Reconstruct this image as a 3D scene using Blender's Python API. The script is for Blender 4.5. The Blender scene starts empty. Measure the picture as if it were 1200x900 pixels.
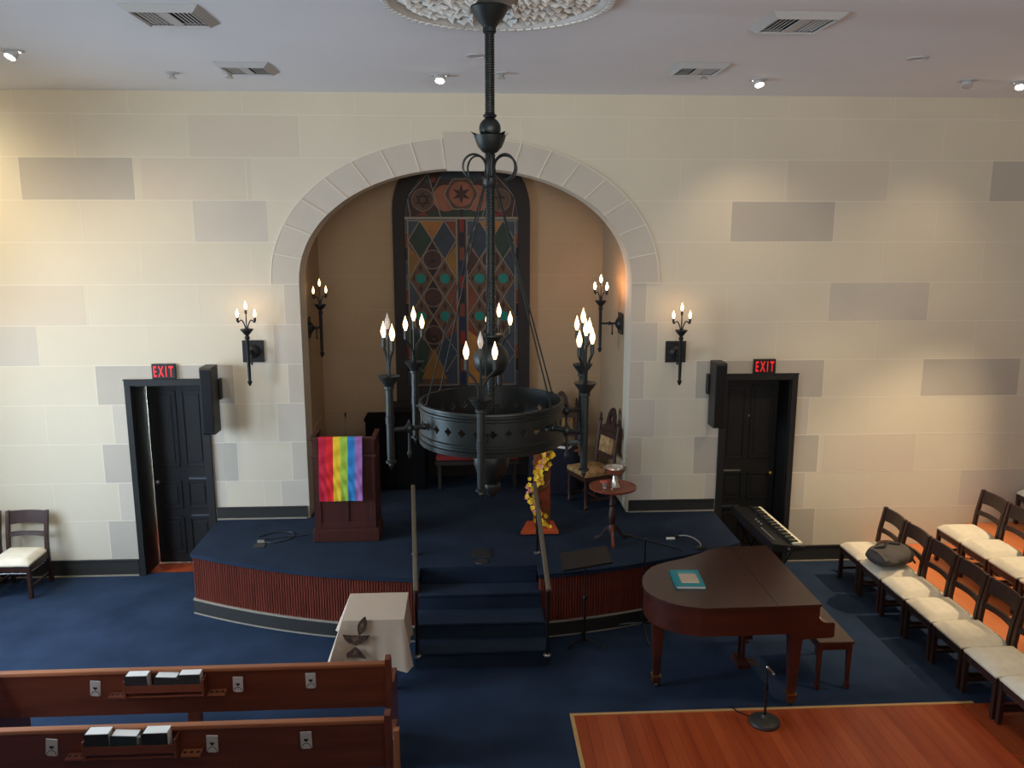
import bpy, bmesh, math, random
from mathutils import Vector, Matrix
from mathutils.geometry import tessellate_polygon
PI = math.pi
random.seed(7)
SC = bpy.context.scene
COL = SC.collection

# ------------------------------------------------------------------ materials
MATS = {}
def mat(name, col, rough=.6, metal=0, var=0, scale=6, stretch=(1, 1, 1), bump=0, spec=.5, col2=None, emit=0, ecol=None, coat=0, wave=None):
    m = bpy.data.materials.new(name); m.use_nodes = True
    nt = m.node_tree; N = nt.nodes; L = nt.links
    b = N['Principled BSDF']
    b.inputs['Base Color'].default_value = (*col, 1); b.inputs['Roughness'].default_value = rough
    b.inputs['Metallic'].default_value = metal; b.inputs['Specular IOR Level'].default_value = spec
    if coat: b.inputs['Coat Weight'].default_value = coat; b.inputs['Coat Roughness'].default_value = .15
    if emit:
        b.inputs['Emission Color'].default_value = (*(ecol or col), 1); b.inputs['Emission Strength'].default_value = emit
    if var or col2 or bump or wave:
        tc = N.new('ShaderNodeTexCoord'); mp = N.new('ShaderNodeMapping'); mp.inputs['Scale'].default_value = stretch
        L.new(tc.outputs['Object'], mp.inputs['Vector'])
        if wave:
            nz = N.new('ShaderNodeTexWave'); nz.wave_type = 'BANDS'; nz.bands_direction = wave
            nz.inputs['Scale'].default_value = scale; nz.inputs['Distortion'].default_value = 5; nz.inputs['Detail'].default_value = 3
            nz.inputs['Detail Scale'].default_value = 1.5
        else:
            nz = N.new('ShaderNodeTexNoise'); nz.inputs['Scale'].default_value = scale; nz.inputs['Detail'].default_value = 5
        L.new(mp.outputs['Vector'], nz.inputs['Vector'])
        fac = nz.outputs['Fac']
        if var or col2:
            r = N.new('ShaderNodeValToRGB')
            c2 = col2 or tuple(min(1, c * (1 + var)) for c in col)
            c1 = col if col2 else tuple(c * (1 - var) for c in col)
            r.color_ramp.elements[0].color = (*c1, 1); r.color_ramp.elements[1].color = (*c2, 1)
            r.color_ramp.elements[0].position = .3; r.color_ramp.elements[1].position = .7
            L.new(fac, r.inputs['Fac']); L.new(r.outputs['Color'], b.inputs['Base Color'])
        if bump:
            bp = N.new('ShaderNodeBump'); bp.inputs['Strength'].default_value = bump; bp.inputs['Distance'].default_value = .01
            L.new(fac, bp.inputs['Height']); L.new(bp.outputs['Normal'], b.inputs['Normal'])
    MATS[name] = m
    return m
def S(r, g, b):
    f = lambda v: (v / 255 / 12.92) if v <= 10 else ((v / 255 + .055) / 1.055) ** 2.4
    return (f(r), f(g), f(b))

stone = mat('stone_light', S(211, 201, 179), .85, var=.03, scale=1.2, bump=.05)
stone_b = mat('stone_warm', S(207, 195, 175), .85, var=.03, scale=1.2)
stone_g = mat('stone_grey', S(198, 189, 174), .85, var=.04, scale=2)
stone_d = mat('stone_dark', S(184, 176, 162), .85, var=.04, scale=2)
stone_v = mat('stone_arch', S(196, 186, 170), .85, var=.03, scale=2)
mortar = mat('mortar', S(222, 212, 195), .9)
alc = mat('alcove_plaster', S(172, 146, 114), .85, var=.04, scale=1.5)
alc_l = mat('alcove_joint', S(180, 155, 123), .9)
ceil_m = mat('ceiling_paint', S(235, 235, 237), .9, var=.02, scale=1)
white_m = mat('white_plaster', S(215, 214, 208), .8, var=.05, scale=9, bump=.2)
white_e = mat('white_enamel', S(186, 187, 186), .5)
dark_gap = mat('dark_recess', S(22, 23, 24), .9)
carpet = mat('blue_carpet', S(33, 46, 65), .95, scale=2.2, col2=S(44, 58, 80), spec=.1)
carpet_n = mat('blue_carpet_steps', S(32, 42, 57), .95, scale=3, col2=S(40, 51, 67), spec=.1)
base_m = mat('grey_baseboard', S(42, 41, 39), .55, var=.06, scale=3)
bead_m = mat('pale_bead', S(146, 138, 124), .6)
floorwood = mat('orange_floor_wood', S(134, 52, 25), .38, scale=3, stretch=(3, .25, 1), col2=S(166, 74, 36), spec=.4)
floorwood2 = mat('orange_floor_wood_pale', S(148, 62, 30), .38, scale=3, stretch=(3, .25, 1), col2=S(176, 84, 44), spec=.4)
riserwood = mat('riser_wood', S(190, 104, 54), .5, scale=4, stretch=(3, .3, 1), col2=S(212, 126, 72))
edgewood = mat('pale_edge_wood', S(190, 150, 95), .5)
cherry = mat('cherry_wood', S(98, 40, 28), .5, scale=4, stretch=(6, 6, .5), col2=S(122, 54, 38))
pulpitw = mat('pulpit_wood', S(60, 28, 21), .45, scale=4, stretch=(5, 5, .5), col2=S(78, 36, 28))
peww = mat('pew_wood', S(98, 47, 30), .42, scale=3, stretch=(.5, 5, 5), col2=S(120, 62, 40), coat=.2)
pewcap = mat('pew_cap_wood', S(142, 84, 54), .35, scale=3, stretch=(.5, 5, 5), col2=S(165, 102, 68))
palepost = mat('pale_post_wood', S(140, 88, 56), .45, scale=3, stretch=(5, 5, .5), col2=S(160, 106, 70))
pianow = mat('mahogany', S(54, 23, 16), .3, scale=3, stretch=(.6, 4, 4), col2=S(72, 32, 22), coat=.35)
pianolid = mat('mahogany_lid', S(54, 29, 22), .32, scale=3, stretch=(.6, 4, 1), col2=S(66, 36, 27), coat=.3)
chairw = mat('dark_chair_wood', S(46, 27, 21), .38, scale=4, stretch=(4, 4, .6), col2=S(60, 36, 28))
cream = mat('cream_upholstery', S(214, 205, 182), .9, scale=14, col2=S(226, 218, 198))
black = mat('black_paint', S(24, 25, 27), .45, var=.1, scale=3)
doorblack = mat('door_black', S(20, 20, 21), .6, var=.1, scale=3)
blackmetal = mat('black_metal', S(26, 27, 28), .4, metal=.4)
iron = mat('chandelier_iron', S(56, 60, 59), .46, metal=.75, var=.12, scale=9)
iron_d = mat('sconce_iron', S(42, 42, 42), .5, metal=.5, var=.1, scale=9)
bulb_on = mat('lit_bulb', (1, .8, .55), .4, emit=5, ecol=(1, .60, .28))
bulb_warm = mat('warm_bulb', (1, .8, .55), .4, emit=110, ecol=(1, .5, .22))
bulb_mid = mat('sconce_bulb', (1, .8, .55), .4, emit=22, ecol=(1, .58, .27))
bulb_dim = mat('dim_bulb', (1, .8, .55), .4, emit=6, ecol=(1, .56, .24))
bulb_off = mat('unlit_bulb', S(205, 200, 192), .15, spec=.8)
lamp_on = mat('lit_lamp', (1, .95, .85), .4, emit=22, ecol=(1, .9, .75))
steel = mat('steel', S(190, 190, 190), .3, metal=1)
silver = mat('silver', S(205, 200, 190), .28, metal=1)
brass = mat('brass', S(180, 150, 90), .35, metal=1)
redsign = mat('sign_red', S(225, 40, 40), .5, emit=.55, ecol=S(232, 40, 45))
paper = mat('white_paper', S(232, 228, 218), .8)
paper_g = mat('grey_card', S(186, 178, 172), .8)
ink = mat('dark_ink', S(38, 26, 28), .7)
bookdark = mat('hymnal_cover', S(34, 32, 34), .6)
bookgreen = mat('hymnal_cover_green', S(36, 46, 46), .6)
teal = mat('teal_cover', S(12, 132, 142), .5)
linen = mat('ivory_linen', S(192, 172, 150), .9, var=.04, scale=5)
navy = mat('navy_cloth', S(24, 26, 46), .95)
tapestry = mat('gold_tapestry', S(188, 152, 100), .9, scale=16, col2=S(122, 88, 54))
redcloth = mat('red_cushion', S(120, 28, 30), .9)
carved = mat('carved_dark_oak', S(48, 25, 18), .5, scale=6, col2=S(64, 36, 26))
tablew = mat('table_mahogany', S(112, 52, 32), .35, scale=4, col2=S(134, 64, 40))
postw = mat('reddish_post_wood', S(124, 54, 26), .45, scale=3, stretch=(5, 5, .6), col2=S(146, 66, 32))
orangew = mat('orange_board', S(196, 84, 44), .45)
yellow = mat('yellow_petals', S(240, 198, 48), .7)
pink = mat('pink_petals', S(226, 150, 130), .7)
greenleaf = mat('leaf_green', S(70, 84, 36), .7)
bagcloth = mat('grey_bag_canvas', S(74, 68, 64), .8, var=.12, scale=12)
railwood = mat('rail_wood', S(84, 76, 62), .5, scale=4, stretch=(6, .5, .5), col2=S(100, 90, 74))
ivory = mat('ivory_keys', S(240, 234, 206), .35)
applique = mat('brown_print', S(34, 22, 17), .8, scale=40, col2=S(92, 64, 46))
applique_c = mat('tan_print', S(124, 94, 72), .8, scale=40, col2=S(70, 46, 33))
FLAG = [mat('flag_' + n, S(*c), .85, var=.06, scale=30) for n, c in
        (('crimson', (196, 22, 56)), ('red', (222, 30, 34)), ('yellow', (238, 198, 40)), ('lime', (160, 196, 66)), ('blue', (44, 132, 196)), ('mauve', (164, 112, 176)))]
lead = mat('lead_came', S(112, 100, 84), .5, metal=.3)
GL = {k: mat('glass_' + k, S(*c), .5, var=.15, scale=8, spec=.2) for k, c in dict(
    tan=(84, 60, 42), brown=(58, 32, 22), dkbrown=(38, 20, 14), gold=(150, 98, 42), green=(36, 50, 36), navy=(42, 50, 60), slate=(54, 62, 70),
    teal=(16, 110, 98), rust=(104, 50, 28), blush=(142, 86, 62), grey=(78, 78, 72), red=(110, 26, 22), blue=(22, 30, 60), olive=(120, 84, 34)).items()}
framew = mat('window_frame_wood', S(30, 21, 17), .7, var=.1, scale=4)

# ------------------------------------------------------------------ mesh builder
class MB:
    def __init__(s): s.bm = bmesh.new(); s.mi = 0; s.mats = []
    def use(s, m):
        if m not in s.mats: s.mats.append(m)
        s.mi = s.mats.index(m); return s
    def _face(s, vs):
        try: f = s.bm.faces.new(vs)
        except ValueError: return None
        f.material_index = s.mi; return f
    def quad(s, *pts): return s._face([s.bm.verts.new(p) for p in pts])
    def box(s, c, d, b=0, rot=None, taper=1):
        x, y, z = d[0] / 2, d[1] / 2, d[2] / 2
        P = [(-x, -y, -z), (x, -y, -z), (x, y, -z), (-x, y, -z), (-x * taper, -y * taper, z), (x * taper, -y * taper, z), (x * taper, y * taper, z), (-x * taper, y * taper, z)]
        M = Matrix.Translation(c) @ (rot.to_4x4() if rot else Matrix.Identity(4))
        v = [s.bm.verts.new(M @ Vector(p)) for p in P]
        fs = [s._face([v[i] for i in f]) for f in ((3, 2, 1, 0), (4, 5, 6, 7), (0, 1, 5, 4), (1, 2, 6, 5), (2, 3, 7, 6), (3, 0, 4, 7))]
        if b:
            es = list({e for f in fs for e in f.edges})
            r = bmesh.ops.bevel(s.bm, geom=es, offset=b, segments=2, affect='EDGES', profile=.6)
            for f in r['faces']: f.material_index = s.mi
        return s
    def bx(s, x0, x1, y0, y1, z0, z1, b=0): return s.box(((x0 + x1) / 2, (y0 + y1) / 2, (z0 + z1) / 2), (x1 - x0, y1 - y0, z1 - z0), b)
    def rings(s, rings, closed=True, caps=True):
        R = [[s.bm.verts.new(p) for p in r] for r in rings]; n = len(R[0])
        for a, b in zip(R, R[1:]):
            for i in range(n if closed else n - 1):
                j = (i + 1) % n; s._face([a[i], a[j], b[j], b[i]])
        if caps and closed: s._face(R[0][::-1]); s._face(R[-1])
        return s
    def tube(s, pts, r, n=8, caps=True):
        P = [Vector(p) for p in pts]; out = []
        rr = r if isinstance(r, (list, tuple)) else [r] * len(P)
        up = None
        for i, p in enumerate(P):
            t = (P[min(i + 1, len(P) - 1)] - P[max(i - 1, 0)]).normalized()
            if up is None:
                a = Vector((0, 0, 1)) if abs(t.z) < .9 else Vector((1, 0, 0)); up = t.cross(a).normalized()
            up = (up - t * up.dot(t)).normalized(); w = t.cross(up)
            out.append([p + (up * math.cos(k * 2 * PI / n) + w * math.sin(k * 2 * PI / n)) * rr[i] for k in range(n)])
        return s.rings(out, True, caps)
    def lathe(s, prof, c=(0, 0, 0), n=24, caps=False, rot=None):
        c = Vector(c); out = []
        for r, z in prof:
            ring = []
            for k in range(n):
                p = Vector((max(r, 1e-4) * math.cos(k * 2 * PI / n), max(r, 1e-4) * math.sin(k * 2 * PI / n), z))
                if rot: p = rot @ p
                ring.append(c + p)
            out.append(ring)
        return s.rings(out, True, caps)
    def ball(s, c, r, sz=1, n=16):
        m = n // 2
        return s.lathe([(r * math.sin(PI * i / m), -r * sz * math.cos(PI * i / m)) for i in range(m + 1)], c, n, True)
    def prism(s, poly, o, u, v, w, h=None):
        """poly (a,b) list in plane o + a*u + b*v, extruded along w"""
        o, u, v, w = map(Vector, (o, u, v, w))
        A = [s.bm.verts.new(o + u * a + v * b) for a, b in poly]; B = [s.bm.verts.new(o + u * a + v * b + w) for a, b in poly]
        n = len(poly)
        tris = tessellate_polygon([[Vector((a, b, 0)) for a, b in poly]])
        for t in tris:
            s._face([A[i] for i in t]); s._face([B[i] for i in t][::-1])
        for i in range(n):
            j = (i + 1) % n; s._face([A[i], A[j], B[j], B[i]])
        return s
    def flat(s, poly, o, u, v):
        o, u, v = map(Vector, (o, u, v))
        A = [s.bm.verts.new(o + u * a + v * b) for a, b in poly]
        for t in tessellate_polygon([[Vector((a, b, 0)) for a, b in poly]]): s._face([A[i] for i in t])
        return s
    def build(s, name, m=None, parent=None, smooth=35, loc=None, recalc=True):
        if recalc: bmesh.ops.recalc_face_normals(s.bm, faces=s.bm.faces)
        if smooth:
            a = math.radians(smooth)
            for f in s.bm.faces: f.smooth = True
            for e in s.bm.edges:
                if len(e.link_faces) != 2 or e.calc_face_angle(0) > a: e.smooth = False
        me = bpy.data.meshes.new(name); s.bm.to_mesh(me); s.bm.free()
        for x in (s.mats or [m]): me.materials.append(x)
        o = bpy.data.objects.new(name, me); COL.objects.link(o)
        if parent: o.parent = parent
        if loc: o.location = loc
        return o
def tag(o, label, cat, group=None):
    o['label'] = label; o['category'] = cat
    if group: o['group'] = group
    return o
def thing(name, label, cat, loc=(0, 0, 0), rz=0, group=None):
    o = bpy.data.objects.new(name, None); COL.objects.link(o); o.location = loc; o.rotation_euler = (0, 0, rz)
    o.empty_display_size = .1
    return tag(o, label, cat, group)
def struct(o): o['kind'] = 'structure'; return o
def empty_part(name, parent, loc=(0, 0, 0), rz=0):
    o = bpy.data.objects.new(name, None); COL.objects.link(o); o.parent = parent; o.location = loc; o.rotation_euler = (0, 0, rz); return o
def dup(root, loc, rz=None, label=None, group=None):
    r = root.copy(); COL.objects.link(r); r.location = loc
    if rz is not None: r.rotation_euler = (0, 0, rz)
    if label: r['label'] = label
    if group: r['group'] = group
    for ch in list(root.children):
        c = ch.copy(); COL.objects.link(c); c.parent = r
        for g in list(ch.children):
            d = g.copy(); COL.objects.link(d); d.parent = c
    return r
def text_mesh(txt, size, ext, off=0):
    cu = bpy.data.curves.new('txt', 'FONT'); cu.body = txt; cu.size = size; cu.extrude = ext; cu.offset = off
    cu.align_x = 'CENTER'; cu.align_y = 'CENTER'; cu.resolution_u = 3
    o = bpy.data.objects.new('txt', cu); COL.objects.link(o)
    bpy.context.view_layer.update()
    me = bpy.data.meshes.new_from_object(o.evaluated_get(bpy.context.evaluated_depsgraph_get()))
    bpy.data.objects.remove(o); bpy.data.curves.remove(cu); return me
def catmull(P, n=6, closed=False):
    out = []; L = len(P); P = [Vector(p) for p in P]
    for i in range(L if closed else L - 1):
        g = lambda k: P[(i + k) % L] if closed else P[min(max(i + k, 0), L - 1)]
        a, b, c, d = g(-1), g(0), g(1), g(2)
        for k in range(n):
            t = k / n
            out.append(.5 * ((2 * b) + (c - a) * t + (2 * a - 5 * b + 4 * c - d) * t * t + (3 * b - a - 3 * c + d) * t ** 3))
    if not closed: out.append(P[-1])
    return out

# ------------------------------------------------------------------ camera
D = 8.85; CZ = 5.13; SZ = .63
cam = bpy.data.cameras.new('camera'); cam.sensor_width = 36; cam.lens = 970 / 1200 * 36; cam.clip_start = .05
co = bpy.data.objects.new('camera', cam); COL.objects.link(co); SC.camera = co
R_, U_, F_ = Vector((.99856, -.05362, 0)), Vector((.00989, .18415, .98285)), Vector((.05271, .98144, -.18441))
M = Matrix((R_, U_, -F_)).transposed().to_4x4(); M.translation = (0, 0, 3.774); co.matrix_world = M

# ------------------------------------------------------------------ room shell
XL, XR, YB = -5.9, 7.7, -2.6
T = .36
def arch_in(x): return 3.2 + 1.19 * max(0, 1 - abs(x / 1.765) ** 2.1) ** (1 / 2.1)
def arch_curve(a, rise, n=40):
    out = []
    for i in range(n + 1):
        th = PI * i / n; c, s_ = math.cos(th), math.sin(th)
        out.append((a * math.copysign(abs(c) ** (2 / 2.1), c), 3.2 + rise * abs(s_) ** (2 / 2.1)))
    return out   # from +a to -a
AIN = arch_curve(1.765, 1.19); AOUT = arch_curve(2.05, 1.49)
DX0, DX1, DZ = 2.845, 3.585, 2.14
outline = [(XL, 0), (-DX1, 0), (-DX1, DZ), (-DX0, DZ), (-DX0, 0), (-1.765, 0)] + AIN[::-1] + [(1.765, 0), (DX0, 0), (DX0, DZ), (DX1, DZ), (DX1, 0), (XR, 0), (XR, CZ), (XL, CZ)]
w = MB().use(stone)
w.prism(outline, (0, D, 0), (1, 0, 0), (0, 0, 1), (0, T, 0))
ZR = [.197, .63, 1.06, 1.495, 1.925, 2.35, 2.775, 3.20, 3.635, 4.06, 4.485, 4.905, CZ]
LQ = {1: 2.06, 2: 1.925, 3: 2.06, 4: 1.925, 5: 2.06, 6: 1.925}       # jamb quoins per course
DQ = {0: (2.52, 3.95), 1: (2.65, 3.81), 2: (2.51, 3.94), 3: (2.635, 3.80), 4: (2.50, 3.94)}
def arch_out_x(z):
    if z < 3.2: return 0
    if z >= 4.69: return 0
    return 2.05 * max(0, 1 - ((z - 3.2) / 1.49) ** 2.1) ** (1 / 2.1)
def arch_out_z(x): return 3.2 + 1.49 * max(0, 1 - abs(x / 2.05) ** 2.1) ** (1 / 2.1) if abs(x) < 2.05 else 0
def rect(m, x0, x1, z0, z1, e):
    e = e if e > .01 else e * .25
    w.use(m); w.bx(x0, x1, D - e, D + .01, z0, z1)
for s in (-1, 1):
    def sr(m, a, b, z0, z1, e):
        a, b = sorted((s * a, s * b)); rect(m, a, b, z0, z1, e)
    for k, q in LQ.items():
        sr(stone_g if k % 2 else stone_v, 1.767, q, ZR[k], ZR[k + 1], .004)
        sr(mortar, q, q + .008, ZR[k], ZR[k + 1], .005)
    for k, (a, b) in DQ.items():
        mm = stone_d if k % 2 == 0 else stone_g
        z0 = ZR[k] if k else .19
        if k == 4:
            sr(stone_d, a, DX0, z0, ZR[5], .004); sr(stone_d, DX1, b, z0, ZR[5], .004); sr(stone_d, DX0, DX1, DZ, ZR[5], .004)
        else:
            if k or s: sr(mm, a, DX0, max(z0, .76) if k == 1 else z0, ZR[k + 1], .004)
            sr(mm, DX1, b, z0, ZR[k + 1], .004)
        for q in (a, b): sr(mortar, q - .004, q + .004, max(z0, .197), ZR[k + 1], .005)
    for k in range(len(ZR) - 1):                                     # joints of every course
        z0, z1 = ZR[k], ZR[k + 1]
        if k:
            segs = [[max(arch_out_x(z0), 1.77 if z0 < 3.2 else 0), 7.7 if s > 0 else 5.9]]
            if z0 < DZ: segs = [[segs[0][0], DX0], [DX1, segs[0][1]]]
            for a, b in segs:
                if b > a: sr(mortar, a, b, z0 - .004, z0 + .004, .0055)
        odd = k % 2 == 1
        n = 0
        while True:
            x = (n * 1.125) if odd else (n + .5) * 1.125
            n += 1
            if x > (7.5 if s > 0 else 5.88): break
            zz0 = z0
            if x < 2.08 and z0 < 4.7:
                if z1 <= 3.2: continue
                zz0 = max(z0, arch_out_z(x) + .01)
                if zz0 >= z1: continue
            if k <= 4 and 2.5 < x < 3.96: continue
            if k < len(ZR) - 1 and x == 0 and s < 0: continue
            sr(mortar, x - .003, x + .003, zz0, z1, .005)
for m, x0, x1, k in ((stone_d, -4.5, -3.375, 9), (stone_g, -2.81, -2.06, 8), (stone_d, 2.81, 3.94, 8), (stone_d, 5.62, 6.75, 9), (stone_g, 3.94, 5.06, 6),
                     (stone_d, 5.06, 6.19, 4), (stone_g, -5.6, -4.5, 5), (stone_g, 5.62, 6.75, 1), (stone_b, -3.3, -2.2, 9), (stone_b, 3.4, 4.5, 9),
                     (stone_b, -2.8, -1.7, 10), (stone_b, 4.0, 5.06, 2), (stone_b, -5.06, -3.98, 6)):
    rect(m, x0 + .004, x1 - .004, ZR[k] + .005, ZR[k + 1] - .005, .004)
# arch ring: voussoirs and their joints
w.use(stone_v)
NA = len(AIN)
for i in range(NA - 1):
    a, b, c, d = AIN[i], AIN[i + 1], AOUT[i + 1], AOUT[i]
    w.prism([a, b, c, d], (0, D + .01, 0), (1, 0, 0), (0, 0, 1), (0, -.018, 0))
w.prism([(-.2, 4.36), (.2, 4.36), (.235, 4.745), (-.235, 4.745)], (0, D + .01, 0), (1, 0, 0), (0, 0, 1), (0, -.024, 0))
def along(curve):
    L = [0]
    for p, q in zip(curve, curve[1:]): L.append(L[-1] + math.dist(p, q))
    return L
LI, LO = along(AIN), along(AOUT)
def at(curve, L, t):
    s_ = t * L[-1]
    for i in range(len(L) - 1):
        if L[i + 1] >= s_:
            f = (s_ - L[i]) / (L[i + 1] - L[i]); return (curve[i][0] + f * (curve[i + 1][0] - curve[i][0]), curve[i][1] + f * (curve[i + 1][1] - curve[i][1]))
    return curve[-1]
w.use(mortar)
for k in range(1, 9):
    for s in (-1, 1):
        t = .5 + s * (.5 - .455 * k / 8)
        p, q = at(AIN, LI, t), at(AOUT, LO, t)
        dx, dz = q[0] - p[0], q[1] - p[1]; l = math.hypot(dx, dz); nx, nz = -dz / l * .005, dx / l * .005
        w.prism([(p[0] - nx, p[1] - nz), (p[0] + nx, p[1] + nz), (q[0] + nx, q[1] + nz), (q[0] - nx, q[1] - nz)], (0, D, 0), (1, 0, 0), (0, 0, 1), (0, -.0165, 0))
for i in range(NA - 1):                                             # pale line round the arch
    p, q = AOUT[i], AOUT[i + 1]; c = Vector((0, 3.2)); g = lambda a: (Vector(a) - c).normalized() * .009
    w.prism([p, q, tuple(Vector(q) + g(q)), tuple(Vector(p) + g(p))], (0, D, 0), (1, 0, 0), (0, 0, 1), (0, -.012, 0))
# small shelf-like set-off at each end of the arch ring
for s in (-1, 1):
    a, b = sorted((s * 1.765, s * 2.055)); rect(mortar, a, b, 3.196, 3.205, .0165)
wb = struct(w.build('wall_back', None, smooth=0))

fl = MB().use(carpet); fl.bx(XL, XR, YB, D + .05, -.1, 0); struct(fl.build('floor', None, smooth=0))
ce = MB(); ce.bx(XL, XR, YB, D + .05, CZ, CZ + .1); struct(ce.build('ceiling', ceil_m, smooth=0))
def side_wall(name, x, th, wins):
    o = MB().use(stone)
    ys = sorted({YB, D + .05, *[v for a in wins for v in a[:2]]})
    for a, b in zip(ys, ys[1:]):
        wn = [q for q in wins if q[0] <= a and q[1] >= b]
        if wn:
            o.bx(x, x + th, a, b, 0, wn[0][2]); o.bx(x, x + th, a, b, wn[0][3], CZ)
        else: o.bx(x, x + th, a, b, 0, CZ)
    return struct(o.build(name, None, smooth=0))
LW = [(4.2, 5.5, .9, 3.3), (6.3, 7.7, .9, 3.3)]
side_wall('wall_left', XL - .3, .3, LW)
side_wall('wall_right', XR, .3, [])
rw = MB().use(stone)
RWIN = (-3.5, 3.5, 3.3, 4.7)
rw.bx(XL, XR, YB - .3, YB, 0, RWIN[2]); rw.bx(XL, XR, YB - .3, YB, RWIN[3], CZ); rw.bx(XL, RWIN[0], YB - .3, YB, RWIN[2], RWIN[3]); rw.bx(RWIN[1], XR, YB - .3, YB, RWIN[2], RWIN[3])
struct(rw.build('wall_front', None, smooth=0))
def plain_window(name, axis, p, a0, a1, z0, z1):
    f = MB()
    def bar(u0, u1, v0, v1):
        if axis == 'x': f.bx(p - .06, p + .0, u0, u1, v0, v1)
        else: f.bx(u0, u1, p - .06, p, v0, v1)
    bar(a0, a0 + .05, z0, z1); bar(a1 - .05, a1, z0, z1); bar(a0, a1, z0, z0 + .05); bar(a0, a1, z1 - .05, z1)
    n = max(2, round((a1 - a0) / .8))
    for i in range(1, n): bar(a0 + (a1 - a0) * i / n - .02, a0 + (a1 - a0) * i / n + .02, z0, z1)
    bar(a0, a1, (z0 + z1) / 2 - .02, (z0 + z1) / 2 + .02)
    return struct(f.build(name, framew, smooth=0))
plain_window('window_2', 'x', XL - .1, *LW[0]); plain_window('window_3', 'x', XL - .1, *LW[1]); plain_window('window_4', 'y', YB - .1, *RWIN)

bal = MB().use(stone); bal.bx(XL, XR, YB, .65, 2.15, 2.35); bal.bx(XL, XR, .52, .62, 2.35, 3.27); struct(bal.build('floor_balcony', None, smooth=0))
# alcove behind the arch
YA = 10.42
xl0, xl1, xr0, xr1 = -1.79, -1.83, 1.765, 1.70
A = MB().use(alc)
A.prism([(xl0, D + T), (xl1, YA), (xl1 - .2, YA), (xl0 - .2, D + T)], (0, 0, 0), (1, 0, 0), (0, 1, 0), (0, 0, CZ))
A.prism([(xr0, D + T), (xr1, YA), (xr1 + .2, YA), (xr0 + .2, D + T)], (0, 0, 0), (1, 0, 0), (0, 1, 0), (0, 0, CZ))
A.bx(-2.05, 1.95, YA, YA + .2, 0, CZ)
A.use(alc_l)
for k in range(1, 12):
    z = ZR[k]
    A.bx(xl1, xr1, YA - .003, YA + .01, z - .004, z + .004)
    for j in range(-2, 3):
        x = j * .9 + (.45 if k % 2 else 0)
        if abs(x) < 1.65: A.bx(x - .003, x + .003, YA - .003, YA + .01, z, ZR[k + 1])
    A.prism([(xr0 - .003, D + T), (xr1 - .003, YA), (xr1 + .02, YA), (xr0 + .02, D + T)], (0, 0, z - .004), (1, 0, 0), (0, 1, 0), (0, 0, .008))
    A.prism([(xl0 + .003, D + T), (xl1 + .003, YA), (xl1 - .02, YA), (xl0 - .02, D + T)], (0, 0, z - .004), (1, 0, 0), (0, 1, 0), (0, 0, .008))
struct(A.build('wall_alcove', None, smooth=0))
A = MB(); A.bx(-2.05, 1.95, D + T, YA + .2, 4.86, 4.96); struct(A.build('ceiling_alcove', alc, smooth=0))
# back-stage passages behind the two doors
h = MB().use(white_m)
for s in (-1, 1):
    a, b = sorted((s * 2.2, s * 4.6))
    h.bx(a, b, D + 1.6, D + 1.7, 0, 2.6); h.bx(a - .1, a, D + T, D + 1.7, 0, 2.6); h.bx(b, b + .1, D + T, D + 1.7, 0, 2.6); h.bx(a, b, D + T, D + 1.7, 2.5, 2.6)
struct(h.build('wall_passage', None, smooth=0))
h = MB().use(floorwood)
for s in (-1, 1):
    a, b = sorted((s * 2.2, s * 4.6)); h.bx(a, b, D + .05, D + 1.7, -.1, -.002)
struct(h.build('floor_passage', None, smooth=0))

# ------------------------------------------------------------------ baseboards
def baseboard(name, x0, x1, z0):
    b = MB().use(base_m); b.bx(x0, x1, D - .022, D - .006, z0, z0 + .125); b.use(base_m).bx(x0, x1, D - .03, D - .006, z0 + .125, z0 + .14, .004)
    b.use(bead_m); b.bx(x0, x1, D - .036, D - .006, z0 + .001, z0 + .014)
    return struct(b.build(name, None, smooth=0))
def baseboard_t(name, x0, x1):
    b = MB().use(base_m); b.bx(x0, x1, D - .022, D - .006, 0.012, .185); b.bx(x0, x1, D - .03, D - .006, .17, .19, .004)
    b.use(bead_m); b.bx(x0, x1, D - .036, D - .006, 0.001, .014)
    return struct(b.build(name, None, smooth=0))
baseboard_t('baseboard_left', XL, -3.655); baseboard_t('baseboard_right', 3.655, 4.5)
baseboard('baseboard_stage_left', -2.765, -1.79, SZ); baseboard('baseboard_stage_right', 1.79, 2.765, SZ)

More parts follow.
